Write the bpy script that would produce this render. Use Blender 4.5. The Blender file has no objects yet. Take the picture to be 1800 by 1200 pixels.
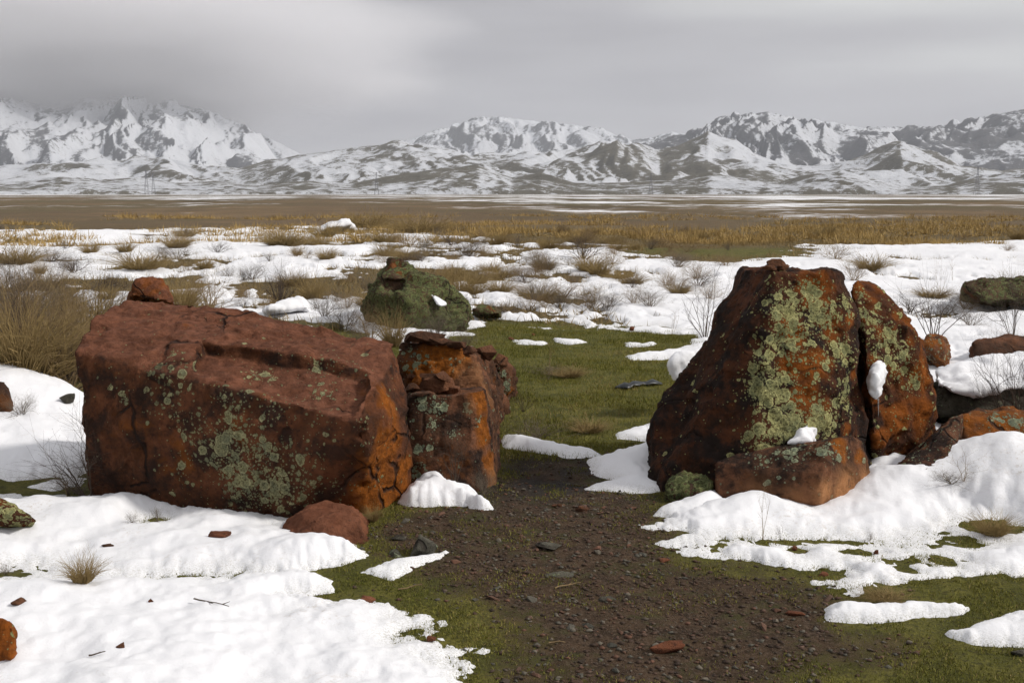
import bpy, bmesh, math, random
import numpy as np
from mathutils import Vector
from mathutils.bvhtree import BVHTree
R = math.radians
S = bpy.context.scene
COL = S.collection
rng = random.Random(7)

# ------------------------------------------------------------------ camera
CAM_H, F_PX, HORIZON = 1.65, 2000.0, 340.0
PITCH = math.atan((600 - HORIZON) / F_PX)
cam = bpy.data.cameras.new('camera'); cam_ob = bpy.data.objects.new('camera', cam); COL.objects.link(cam_ob)
cam.sensor_width = 36; cam.lens = 36 * F_PX / 1800; cam.clip_start = 0.05; cam.clip_end = 60000
cam_ob.location = (0, 0, CAM_H); cam_ob.rotation_euler = (math.pi / 2 - PITCH, 0, 0)
S.camera = cam_ob
# ------------------------------------------------------------------ sky, sun, exposure
SUN_EL, SUN_AZ = R(38), R(96)      # azimuth from straight ahead towards the right
wd = bpy.data.worlds.new('World'); S.world = wd; wd.use_nodes = True
wn, wl = wd.node_tree.nodes, wd.node_tree.links
wn.clear()
def W(t, **k):
    n = wn.new(t)
    for a, b in k.items(): setattr(n, a, b)
    return n
w_out, w_bg = W('ShaderNodeOutputWorld'), W('ShaderNodeBackground')
w_sky = W('ShaderNodeTexSky', sky_type='NISHITA', sun_disc=False, sun_elevation=SUN_EL, sun_rotation=SUN_AZ, air_density=1.0, dust_density=3.0)
w_tc, w_sep = W('ShaderNodeTexCoord'), W('ShaderNodeSeparateXYZ')
wl.new(w_tc.outputs['Generated'], w_sep.inputs[0])
w_map = W('ShaderNodeMapping'); w_map.inputs['Scale'].default_value = (1.6, 1.6, 11.0); w_map.inputs['Location'].default_value = (5.2, 1.7, 2.25)
wl.new(w_tc.outputs['Generated'], w_map.inputs[0])
w_n1 = W('ShaderNodeTexNoise'); w_n1.inputs['Scale'].default_value = 1.0; w_n1.inputs['Detail'].default_value = 4.0; w_n1.inputs['Roughness'].default_value = 0.40
wl.new(w_map.outputs[0], w_n1.inputs['Vector'])
w_cr = W('ShaderNodeValToRGB')
e = w_cr.color_ramp.elements
e[0].position = 0.36; e[0].color = (0.74, 0.715, 0.765, 1)
e[1].position = 0.60; e[1].color = (1.50, 1.50, 1.48, 1)
m_ = e.new(0.47); m_.color = (1.02, 0.995, 1.035, 1)
wl.new(w_n1.outputs['Fac'], w_cr.inputs[0])
# overcast luminance: rises towards the zenith (CIE overcast distribution)
w_gr = W('ShaderNodeMath', operation='MULTIPLY_ADD', use_clamp=False); w_gr.inputs[1].default_value = 1.9; w_gr.inputs[2].default_value = 4.3
w_cl = W('ShaderNodeClamp'); wl.new(w_sep.outputs['Z'], w_cl.inputs[0]); wl.new(w_cl.outputs[0], w_gr.inputs[0])
w_mul = W('ShaderNodeVectorMath', operation='SCALE'); wl.new(w_cr.outputs[0], w_mul.inputs[0]); wl.new(w_gr.outputs[0], w_mul.inputs['Scale'])
w_mix = W('ShaderNodeMix', data_type='RGBA'); w_mix.inputs['Factor'].default_value = 0.94
wl.new(w_sky.outputs[0], w_mix.inputs['A']); wl.new(w_mul.outputs[0], w_mix.inputs['B'])
wl.new(w_mix.outputs['Result'], w_bg.inputs['Color']); w_bg.inputs['Strength'].default_value = 0.1
wl.new(w_bg.outputs[0], w_out.inputs['Surface'])

sun = bpy.data.lights.new('sun', 'SUN'); sun_ob = bpy.data.objects.new('sun', sun); COL.objects.link(sun_ob)
sun.energy = 3.2; sun.angle = R(6); sun.color = (1.0, 0.95, 0.88)
sdir = Vector((math.sin(SUN_AZ) * math.cos(SUN_EL), math.cos(SUN_AZ) * math.cos(SUN_EL), math.sin(SUN_EL)))
sun_ob.rotation_euler = (-sdir).to_track_quat('-Z', 'Y').to_euler(); sun_ob.location = (20, 20, 30)
S.view_settings.view_transform = 'Standard'; S.view_settings.look = 'None'; S.view_settings.gamma = 1.0
S.view_settings.exposure = 0.0; S.view_settings.use_curve_mapping = False
S.render.engine = 'CYCLES'
S.cycles.use_denoising = True; S.cycles.adaptive_threshold = 0.02; S.cycles.max_bounces = 6; S.cycles.diffuse_bounces = 3; S.cycles.glossy_bounces = 2
S.cycles.transmission_bounces = 4; S.cycles.volume_bounces = 2; S.cycles.caustics_reflective = False; S.cycles.caustics_refractive = False

# ------------------------------------------------------------------ pixel -> place
CP, SP = math.cos(PITCH), math.sin(PITCH)
def ray(px, py):
    cx, cy = (px - 900) / F_PX, (600 - py) / F_PX
    return Vector((cx, CP + cy * SP, -SP + cy * CP))
def P(px, py, Y):
    d = ray(px, py); t = Y / d.y
    return Vector((d.x * t, Y, CAM_H + d.z * t))
def G(px, py, z=0.0):
    d = ray(px, py); t = (z - CAM_H) / d.z
    return Vector((d.x * t, d.y * t, z))
# ------------------------------------------------------------------ numpy noise
_GR = np.array([[1,1,0],[-1,1,0],[1,-1,0],[-1,-1,0],[1,0,1],[-1,0,1],[1,0,-1],[-1,0,-1],[0,1,1],[0,-1,1],[0,1,-1],[0,-1,-1],[1,1,0],[-1,1,0],[0,-1,1],[0,-1,-1]], dtype=np.float64)
def _hash(i, j, k, s=0):
    with np.errstate(over='ignore'):
        h = (i.astype(np.uint32) * np.uint32(374761393)) ^ (j.astype(np.uint32) * np.uint32(668265263)) ^ (k.astype(np.uint32) * np.uint32(2147483647)) ^ np.uint32((s * 1274126177) & 0xffffffff)
        h = (h ^ (h >> np.uint32(13))) * np.uint32(1274126177)
        h = (h ^ (h >> np.uint32(16))) * np.uint32(2246822519)
        return h ^ (h >> np.uint32(15))
def noise(x, y, z=None, s=0):
    x = np.asarray(x, float); y = np.asarray(y, float)
    z = np.zeros_like(x) + 0.37 if z is None else np.asarray(z, float)
    xi, yi, zi = np.floor(x), np.floor(y), np.floor(z)
    fx, fy, fz = x - xi, y - yi, z - zi
    xi, yi, zi = xi.astype(np.int64), yi.astype(np.int64), zi.astype(np.int64)
    u, v, w = (t * t * t * (t * (t * 6 - 15) + 10) for t in (fx, fy, fz))
    out = 0
    for a in (0, 1):
        for b in (0, 1):
            for c in (0, 1):
                g = _GR[_hash(xi + a, yi + b, zi + c, s) & np.uint32(15)]
                d = g[..., 0] * (fx - a) + g[..., 1] * (fy - b) + g[..., 2] * (fz - c)
                out = out + d * (u if a else 1 - u) * (v if b else 1 - v) * (w if c else 1 - w)
    return out
def fbm(x, y, z=None, o=4, s=0, gain=0.5, ridge=False):
    x = np.asarray(x, float); y = np.asarray(y, float); z = None if z is None else np.asarray(z, float)
    t, a, f = 0, 1.0, 1.0
    for i in range(o):
        n = noise(x * f + 17.3 * i, y * f - 9.1 * i, None if z is None else z * f + 3.7 * i, s + i)
        t = t + a * ((1 - 2 * np.sqrt(n * n + .006)) if ridge else n); a *= gain; f *= 2.03
    return t
def facets(p, sc, s=0):
    """chipped facets: each worley cell is a small tilted plane"""
    q = p * sc; ci = np.floor(q).astype(np.int64)
    best = np.full(len(p), 9.0); val = np.zeros(len(p))
    for a in (-1, 0, 1):
        for b in (-1, 0, 1):
            for c in (-1, 0, 1):
                i, j, k = ci[:, 0] + a, ci[:, 1] + b, ci[:, 2] + c
                r = [(_hash(i, j, k, s + n) & np.uint32(65535)).astype(float) / 65535 for n in range(7)]
                dx, dy, dz = i + r[0] - q[:, 0], j + r[1] - q[:, 1], k + r[2] - q[:, 2]
                d = dx * dx + dy * dy + dz * dz
                v = (r[3] - .5) + (r[4] - .5) * dx * 1.5 + (r[5] - .5) * dy * 1.5 + (r[6] - .5) * dz * 1.5
                m = d < best
                best = np.where(m, d, best); val = np.where(m, v, val)
    return val
def sstep(a, b, x):
    t = np.clip((np.asarray(x, float) - a) / (b - a), 0, 1); return t * t * (3 - 2 * t)
def poly_sd(poly, x, y):
    """signed distance (positive inside) to a closed polygon"""
    d = np.full(x.shape, 1e9); ins = np.zeros(x.shape, bool); n = len(poly)
    for i in range(n):
        ax, ay = poly[i]; bx, by = poly[(i + 1) % n]
        ex, ey = bx - ax, by - ay
        t = np.clip(((x - ax) * ex + (y - ay) * ey) / (ex * ex + ey * ey + 1e-12), 0, 1)
        d = np.minimum(d, np.hypot(x - ax - t * ex, y - ay - t * ey))
        c = (ay > y) != (by > y)
        if ey != 0: ins ^= c & (x < ex * (y - ay) / ey + ax)
    return np.where(ins, d, -d)
def gpoly(pts, z=0.0): return [tuple(G(a, b, z)[:2]) for a, b in pts]

# ------------------------------------------------------------------ materials
def mat(name):
    m = bpy.data.materials.new(name); m.use_nodes = True
    nt = m.node_tree; nt.nodes.clear()
    return m, nt.nodes, nt.links
class NB:
    """tiny node builder"""
    def __init__(s, name):
        s.m, s.n, s.l = mat(name)
        s.out = s.n.new('ShaderNodeOutputMaterial'); s.b = s.n.new('ShaderNodeBsdfPrincipled')
        s.l.new(s.b.outputs[0], s.out.inputs['Surface'])
        s.geo = s.n.new('ShaderNodeNewGeometry')
    def put(s, sock, v):
        if isinstance(v, bpy.types.NodeSocket): s.l.new(v, sock)
        elif isinstance(v, (tuple, list)) and len(v) == 3 and sock.type == 'RGBA': sock.default_value = (*v, 1)
        else: sock.default_value = v
    def attr(s, name, out='Fac'):
        a = s.n.new('ShaderNodeAttribute'); a.attribute_name = name; return a.outputs[out]
    def pos(s, sc=(1, 1, 1)):
        m = s.n.new('ShaderNodeMapping'); m.inputs['Scale'].default_value = sc
        s.l.new(s.geo.outputs['Position'], m.inputs[0]); return m.outputs[0]
    def noise(s, sc, det=4, rough=.55, vec=None, out='Fac', dist=0):
        t = s.n.new('ShaderNodeTexNoise'); t.inputs['Scale'].default_value = sc; t.inputs['Detail'].default_value = det
        t.inputs['Roughness'].default_value = rough; t.inputs['Distortion'].default_value = dist
        s.l.new(vec or s.geo.outputs['Position'], t.inputs['Vector']); return t.outputs[out]
    def vor(s, sc, out='Distance', vec=None, feat='F1', rnd=1.0):
        t = s.n.new('ShaderNodeTexVoronoi'); t.feature = feat; t.inputs['Scale'].default_value = sc; t.inputs['Randomness'].default_value = rnd
        s.l.new(vec or s.geo.outputs['Position'], t.inputs['Vector']); return t.outputs[out]
    def math(s, op, a, b=0.0, c=0.0, clamp=False):
        t = s.n.new('ShaderNodeMath'); t.operation = op; t.use_clamp = clamp
        for i, v in enumerate((a, b, c)): s.put(t.inputs[i], v)
        return t.outputs[0]
    def ss(s, v, a, b, lo=0.0, hi=1.0):
        t = s.n.new('ShaderNodeMapRange'); t.interpolation_type = 'SMOOTHSTEP'
        s.put(t.inputs['Value'], v); s.put(t.inputs['From Min'], a); s.put(t.inputs['From Max'], b)
        t.inputs['To Min'].default_value = lo; t.inputs['To Max'].default_value = hi
        return t.outputs[0]
    def mix(s, f, a, b, mode='MIX'):
        t = s.n.new('ShaderNodeMix'); t.data_type = 'RGBA'; t.blend_type = mode
        s.put(t.inputs['Factor'], f); s.put(t.inputs['A'], a); s.put(t.inputs['B'], b)
        return t.outputs['Result']
    def bump(s, h, strength=.5, dist=.01, prev=None):
        t = s.n.new('ShaderNodeBump'); t.inputs['Strength'].default_value = strength; t.inputs['Distance'].default_value = dist
        s.put(t.inputs['Height'], h)
        if prev is not None: s.l.new(prev, t.inputs['Normal'])
        return t.outputs[0]
    def warp(s, sc, amt):
        v = s.noise(sc, 3, .5, out='Color')
        a = s.n.new('ShaderNodeVectorMath'); a.operation = 'SUBTRACT'; s.l.new(v, a.inputs[0]); a.inputs[1].default_value = (.5, .5, .5)
        b = s.n.new('ShaderNodeVectorMath'); b.operation = 'SCALE'; s.l.new(a.outputs[0], b.inputs[0]); b.inputs['Scale'].default_value = amt
        c = s.n.new('ShaderNodeVectorMath'); c.operation = 'ADD'; s.l.new(s.geo.outputs['Position'], c.inputs[0]); s.l.new(b.outputs[0], c.inputs[1])
        return c.outputs[0]
    def done(s, col, rough=.9, normal=None, spec=.25):
        s.put(s.b.inputs['Base Color'], col); s.put(s.b.inputs['Roughness'], rough); s.b.inputs['Specular IOR Level'].default_value = spec
        if normal is not None: s.l.new(normal, s.b.inputs['Normal'])
        return s.m

def rock_material(name, base, base2, orange=(.23, .075, .015), green=(.30, .30, .15), dark=(.018, .012, .010), strata=0.0):
    k = NB(name)
    wv = k.warp(9, .035)
    n1, n2 = k.noise(3.2, 6, .62), k.noise(17, 6, .65)
    col = k.mix(k.ss(n1, .36, .64), base, base2)
    col = k.mix(k.ss(n2, .45, .78, 0, .55), col, tuple(min(1, c * 1.55 + .01) for c in base2))
    col = k.mix(k.ss(k.noise(42, 5, .7), .46, .30, 0, .8), col, dark)
    col = k.mix(k.ss(k.noise(150, 3, .6), .4, .75, 0, .35), col, tuple(c * 1.9 for c in base))
    col = k.mix(k.math('MULTIPLY', k.attr('lit_mauve'), k.ss(k.noise(8, 6, .72), .28, .56, .25, 1)), col, k.mix(k.ss(n2, .3, .7), (.115, .043, .024), (.245, .100, .058)))
    # black staining; on the slab it also paints the shaded front
    st = k.math('MULTIPLY', k.attr('stain'), k.ss(k.noise(6.5, 6, .7), .40, .60))
    col = k.mix(st, col, dark)
    # orange crust
    on = k.math('ADD', k.noise(7.5, 6, .68), k.math('MULTIPLY_ADD', k.attr('orange'), .55, -.28))
    om = k.ss(on, .42, .66)
    ocol = k.mix(k.ss(k.noise(30, 5, .7), .35, .7), orange, tuple(c * .42 for c in orange))
    col = k.mix(k.math('MULTIPLY', om, .88), col, ocol)
    # green lichen: round thalli whose number and size follow the 'lichen' attribute
    la = k.attr('lichen')
    hts = None; mask = None
    for sc, wgt in ((15, 1.0), (34, .95), (75, .9)):
        d = k.vor(sc, vec=wv); c = k.vor(sc, 'Color', vec=wv)
        sp = k.n.new('ShaderNodeSeparateColor'); k.l.new(c, sp.inputs[0])
        pres = k.math('GREATER_THAN', k.math('MULTIPLY', la, wgt), sp.outputs[0])
        rad = k.math('MULTIPLY_ADD', sp.outputs[1], .30, k.math('MULTIPLY_ADD', la, .34, .10))
        rr = k.math('ADD', rad, k.math('MULTIPLY_ADD', k.noise(60, 4, .7), .35, -.175))
        spot = k.math('MULTIPLY', pres, k.ss(k.math('SUBTRACT', rr, d), 0, .06))
        if mask is None: rim = k.math('MULTIPLY', spot, k.ss(k.math('SUBTRACT', rr, d), .16, .05))
        mask = spot if mask is None else k.math('MAXIMUM', mask, spot)
    mask = k.math('MULTIPLY', mask, k.ss(k.noise(80, 5, .8), .36, .46, .0, 1))
    gcol = k.mix(k.ss(k.noise(13, 5, .7), .35, .68), green, (green[0] * .55, green[1] * .62, green[2] * .75))
    gcol = k.mix(k.ss(k.noise(110, 4, .75), .46, .62, 0, .75), gcol, tuple(c * .28 for c in green))
    gcol = k.mix(k.math('MULTIPLY', rim, .6), gcol, tuple(min(.6, c * 1.45 + .03) for c in green))
    col = k.mix(mask, col, gcol)
    # bare, freshly broken or soil-rubbed stone
    bm = k.math('MULTIPLY', k.attr('bare'), k.ss(k.noise(12, 5, .6), .20, .42), clamp=True)
    col = k.mix(bm, col, k.mix(n2, (.30, .125, .045), (.42, .21, .095)))
    h = k.math('ADD', k.math('MULTIPLY', n2, 1.0), k.math('MULTIPLY', k.noise(75, 6, .7), .5))
    h = k.math('ADD', h, k.math('MULTIPLY', mask, .45))
    if strata:
        h = k.math('ADD', h, k.math('MULTIPLY', k.noise(6, 6, .7, vec=k.pos((1, 1, 9))), strata))
    ck = k.math('MULTIPLY', k.ss(k.vor(2.6, vec=k.warp(3.5, .22), feat='DISTANCE_TO_EDGE'), .030, .004), k.ss(k.noise(2.1, 4, .6), .48, .60))
    col = k.mix(k.math('MULTIPLY', ck, .85), col, dark)
    h = k.math('SUBTRACT', h, k.math('MULTIPLY', ck, 1.2))
    nb = k.bump(h, .9, .024)
    return k.done(col, .92, nb, .15)

M = {}
M['slab'] = rock_material('red_slab_stone', (.060, .023, .010), (.140, .050, .022), orange=(.30, .090, .010), green=(.30, .28, .14))
M['boulder'] = rock_material('lichen_boulder_stone', (.036, .015, .007), (.090, .031, .013), orange=(.29, .082, .010), green=(.38, .36, .15))
M['block'] = rock_material('cracked_block_stone', (.064, .031, .017), (.165, .070, .036), orange=(.31, .095, .010), green=(.28, .30, .18), strata=.3)
M['olive'] = rock_material('olive_lichen_stone', (.055, .035, .022), (.11, .060, .035), orange=(.20, .07, .02), green=(.14, .15, .055))
M['redstone'] = rock_material('red_stone', (.125, .044, .022), (.20, .078, .040), orange=(.26, .08, .015))
M['greystone'] = rock_material('grey_stone', (.06, .058, .045), (.12, .11, .085), orange=(.12, .09, .04), green=(.22, .24, .15), strata=.8)
M['greystrata'] = rock_material('grey_layered_stone', (.085, .082, .062), (.17, .16, .12), orange=(.16, .08, .03), green=(.25, .27, .16), strata=1.8)

def snow_material():
    k = NB('snow')
    n = k.noise(26, 6, .62); n2 = k.noise(140, 4, .65)
    dirt = k.math('MULTIPLY', k.ss(k.noise(2.3, 5, .6), .50, .70), k.ss(k.noise(38, 5, .75), .50, .66))
    col = k.mix(k.math('MULTIPLY', dirt, .5), (.80, .805, .83), (.40, .33, .25))
    edge = k.math('MULTIPLY', k.attr('edge'), k.ss(n2, .42, .66))
    col = k.mix(k.math('MULTIPLY', edge, .65), col, (.30, .29, .22))
    nb = k.bump(k.math('ADD', k.math('MULTIPLY', k.noise(11, 5, .55), 1.0), k.math('MULTIPLY', n2, .22)), .32, .03)
    k.b.inputs['Subsurface Weight'].default_value = 0.0
    return k.done(col, .7, nb, .3)
M['snow'] = snow_material()

def ground_material():
    k = NB('ground_soil')
    dirt, dip_shade, dry, far = k.attr('dirt'), k.attr('dip_shade'), k.attr('dry'), k.attr('far')
    n = k.noise(9, 6, .65); nf = k.noise(60, 6, .7); ng = k.noise(220, 3, .6)
    soil = k.mix(k.ss(n, .35, .65), (.032, .019, .010), (.080, .049, .027))
    soil = k.mix(k.ss(nf, .45, .68), soil, (.115, .078, .052))
    soil = k.mix(k.ss(k.noise(4, 5, .7), .50, .66, 0, .75), soil, (.055, .056, .016))
    grass = k.mix(k.ss(k.noise(5, 5, .6), .35, .65), (.085, .086, .014), (.160, .146, .030))
    grass = k.mix(k.ss(nf, .42, .70), grass, (.040, .036, .012))
    grass = k.mix(k.ss(k.noise(14, 5, .7), .60, .76, 0, .7), grass, (.085, .055, .03))
    col = k.mix(dirt, grass, soil)
    # dry steppe
    st = k.mix(k.ss(k.noise(1.1, 6, .65), .35, .65), (.105, .075, .036), (.175, .125, .060))
    st = k.mix(k.ss(k.noise(14, 5, .7), .40, .62), st, (.075, .060, .028))
    col = k.mix(dry, col, st)
    # open plain, seen far off: brown and olive tracts with thin snow lying in the hollows
    p = k.pos((1, .55, 1))
    pl = k.mix(k.ss(k.noise(.007, 8, .72, vec=p), .40, .60), (.120, .082, .046), (.085, .078, .036))
    pl = k.mix(k.ss(k.noise(.05, 7, .75, vec=p), .46, .60, 0, .85), pl, (.175, .118, .062))
    pl = k.mix(k.ss(k.noise(.018, 7, .75, vec=p), .50, .64, 0, .85), pl, (.050, .040, .026))
    sn = k.math('ADD', k.noise(.012, 9, .74, vec=p), k.math('MULTIPLY', k.ss(k.noise(.0022, 3, .5), .35, .65), .09))
    pl = k.mix(k.ss(sn, .53, .585, 0, .9), pl, (.80, .81, .84))
    col = k.mix(far, col, pl)
    col = k.mix(k.math('MULTIPLY', dip_shade, .92), col, (.012, .008, .005))  # shadow beside the pointed boulder, painted dark into the soil colour
    nb = k.bump(k.math('ADD', k.math('MULTIPLY', nf, 1.0), k.math('MULTIPLY', ng, .45)), .9, .02)
    return k.done(col, k.math('MULTIPLY_ADD', dip_shade, -.25, .95), nb, .2)
M['ground'] = ground_material()

def mountain_material(name, bare1, bare2, snow=(.50, .515, .55)):
    k = NB(name)
    b = k.attr('bare')
    v = k.math('ADD', k.math('MULTIPLY_ADD', b, .85, .12), k.math('MULTIPLY_ADD', k.noise(.010, 8, .70), .8, -.40))
    v = k.math('ADD', v, k.math('MULTIPLY_ADD', k.noise(.040, 7, .80), 2.0, -1.0))
    m = k.ss(v, .36, .56, 0, .92)
    dots = k.ss(k.noise(.085, 4, .7), .54, .70, 0, .75)
    m = k.math('MAXIMUM', m, k.math('MULTIPLY', dots, k.ss(b, .02, .35)))
    col = k.mix(m, snow, k.mix(k.noise(.02, 5, .6), bare1, bare2))
    nb = k.bump(k.noise(.03, 7, .65), .8, 12)
    return k.done(col, .95, nb, .05)
M['foothill'] = mountain_material('foothill_snow', (.100, .084, .050), (.060, .054, .034))
M['mountain'] = mountain_material('mountain_snow', (.075, .072, .070), (.050, .050, .055))

def plain(name, c1, c2, sc=20, rough=.9, tint=None, spec=.2):
    k = NB(name)
    col = k.mix(k.noise(sc, 4, .6), c1, c2)
    if tint: col = k.mix(k.attr(tint), col, tuple(c * 2.0 for c in c2))
    return k.done(col, rough, None, spec)
M['twig_dark'] = plain('dark_twig', (.050, .036, .028), (.110, .082, .062))
M['twig_grey'] = plain('grey_twig', (.095, .076, .058), (.20, .16, .115))
M['twig_tan'] = plain('tan_stem', (.16, .108, .055), (.30, .21, .11))
M['straw'] = plain('straw_blade', (.18, .125, .050), (.34, .245, .105))
M['gold'] = plain('golden_grass', (.24, .158, .055), (.50, .35, .135), .35)
M['steel'] = plain('galvanised_steel', (.13, .135, .15), (.2, .2, .22), 5)
M['plastic'] = plain('black_plastic', (.008, .009, .010), (.022, .027, .030), 9, .4, spec=.4)
def blade_material():
    k = NB('grass_blade')
    a = k.attr('tone')
    col = k.mix(k.ss(a, .0, .62), (.080, .088, .011), (.185, .172, .033))
    col = k.mix(k.ss(a, .72, .95), col, (.28, .205, .08))
    return k.done(col, .8, None, .2)
M['blade'] = blade_material()
def pebble_material():
    k = NB('pebble')
    a = k.attr('tone')
    cr = k.n.new('ShaderNodeValToRGB'); k.l.new(a, cr.inputs[0])
    el = cr.color_ramp.elements
    el[0].position = 0; el[0].color = (.035, .024, .017, 1); el[1].position = 1; el[1].color = (.17, .145, .11, 1)
    for p_, c_ in ((.3, (.085, .048, .032)), (.5, (.055, .040, .028)), (.68, (.15, .072, .045)), (.8, (.080, .078, .062))):
        q = el.new(p_); q.color = (*c_, 1)
    col = k.mix(k.ss(k.noise(90, 4, .7), .35, .7, 0, .5), cr.outputs[0], (.03, .022, .016))
    return k.done(col, .85, k.bump(k.noise(160, 4, .7), .5, .004), .25)
M['pebble'] = pebble_material()
def ice_material():
    k = NB('ice')
    k.b.inputs['Transmission Weight'].default_value = .55; k.b.inputs['IOR'].default_value = 1.31
    return k.done((.82, .86, .88), .22, k.bump(k.noise(60, 4, .6), .4, .01), .5)
M['ice'] = ice_material()

# ------------------------------------------------------------------ object helpers
def mesh_from(name, v, f, m, smooth=True):
    me = bpy.data.meshes.new(name)
    v = np.asarray(v, np.float32); f = np.asarray(f, np.int32)
    me.vertices.add(len(v)); me.vertices.foreach_set('co', v.ravel())
    n = f.shape[1]
    me.loops.add(f.size); me.loops.foreach_set('vertex_index', f.ravel())
    me.polygons.add(len(f)); me.polygons.foreach_set('loop_start', np.arange(0, f.size, n, dtype=np.int32))
    me.update(calc_edges=True)
    if smooth: me.polygons.foreach_set('use_smooth', np.ones(len(f), bool))
    me.materials.append(m)
    return me
def link(name, me, label=None, cat=None, group=None, kind=None, parent=None):
    o = bpy.data.objects.new(name, me); COL.objects.link(o)
    tag(o, label, cat, group, kind)
    if parent: o.parent = parent
    return o
def tag(o, label=None, cat=None, group=None, kind=None):
    if label: o['label'] = label
    if cat: o['category'] = cat
    if group: o['group'] = group
    if kind: o['kind'] = kind
def fattr(me, name, val, domain='POINT'):
    a = me.attributes.new(name, 'FLOAT', domain); a.data.foreach_set('value', np.asarray(val, np.float32).ravel())
def grid_faces(nr, nc, wrap=False):
    i = np.arange(nr - 1)[:, None]; j = np.arange(nc if wrap else nc - 1)[None, :]
    a = i * nc + j; b = i * nc + (j + 1) % nc
    return np.stack([a, b, b + nc, a + nc], -1).reshape(-1, 4)

# ------------------------------------------------------------------ ground
DIRT = gpoly([(868,885),(895,800),(1060,800),(1135,872),(1150,930),(1200,985),(1330,1010),(1420,1045),(1500,1110),(1650,1120),(1660,1160),(1400,1180),(1260,1210),(1200,1350),(900,1350),(880,1130),(850,1085),(760,1010),(690,945),(720,905)])
LAWN = gpoly([(840,560),(1250,586),(1230,640),(1165,700),(1150,765),(1050,792),(880,775),(890,700)])
DIPC = G(960, 838)
def gz(x, y):
    x = np.asarray(x, float); y = np.asarray(y, float); r = np.hypot(x, y)
    z = .022 * fbm(x * .9, y * .9, o=3, s=3)
    z = z + .17 * fbm(x * .11, y * .11, o=3, s=5) * sstep(14, 30, r) * (1 - .6 * sstep(200, 900, r))
    z = z + .010 * fbm(x * 6, y * 6, o=3, s=9) * (1 - sstep(8, 25, r))
    z = z - .05 * np.exp(-(((x - DIPC.x) / .55) ** 2 + ((y - DIPC.y) / .45) ** 2))
    return z
def gzs(x, y): return float(gz(np.array([x]), np.array([y]))[0])
def dirt_mask(x, y):
    sd = poly_sd(DIRT, x, y) + .20 * fbm(x * 1.7, y * 1.7, o=4, s=21) + .07 * fbm(x * 9, y * 9, o=3, s=22)
    return sstep(-.16, .16, sd)
def far_mask(x, y):
    r = np.hypot(x, y); return sstep(46, 66, r + 6 * fbm(x * .08, y * .08, o=3, s=31))
def dry_mask(x, y):
    r = np.hypot(x, y); m = sstep(12.5, 15.5, r + 1.2 * fbm(x * .5, y * .5, o=3, s=41))
    sd = poly_sd(LAWN, x, y)
    green = gpoly([(1090,432),(1420,436),(1430,452),(1300,458),(1100,452)])
    m = m * sstep(.5, -.3, sd) * sstep(1.5, -1, poly_sd(green, x, y))
    return m
ang = np.concatenate([np.arange(30, 8, -.13), np.arange(8, .9, -.06)])
rows = np.concatenate([[.05, .6, 1.2, 1.9, 2.4], CAM_H / np.tan(np.radians(ang)), np.geomspace(112, 26000, 46)])
th = np.concatenate([np.arange(-180, -36, 6.0), np.arange(-34, 34, .155), np.arange(36, 180, 6.0)])
RR, TT = np.meshgrid(rows, np.radians(th), indexing='ij')
gx, gy = (RR * np.sin(TT)).ravel(), (RR * np.cos(TT)).ravel()
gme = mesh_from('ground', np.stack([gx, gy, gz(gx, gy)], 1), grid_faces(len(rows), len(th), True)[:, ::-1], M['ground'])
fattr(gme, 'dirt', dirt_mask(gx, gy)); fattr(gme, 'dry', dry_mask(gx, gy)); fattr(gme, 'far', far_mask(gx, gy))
fattr(gme, 'dip_shade', np.exp(-((((gx - DIPC.x) / .80) ** 2 + ((gy - DIPC.y) / .60) ** 2)) ** 1.5) * sstep(-.5, .3, fbm(gx * 4, gy * 4, o=4, s=55) + .1))  # oval of the boulder's shadow, painted on the dip
link('ground', gme, 'dark soil and short green turf running out into a brown steppe plain', None, None, 'structure')

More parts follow.
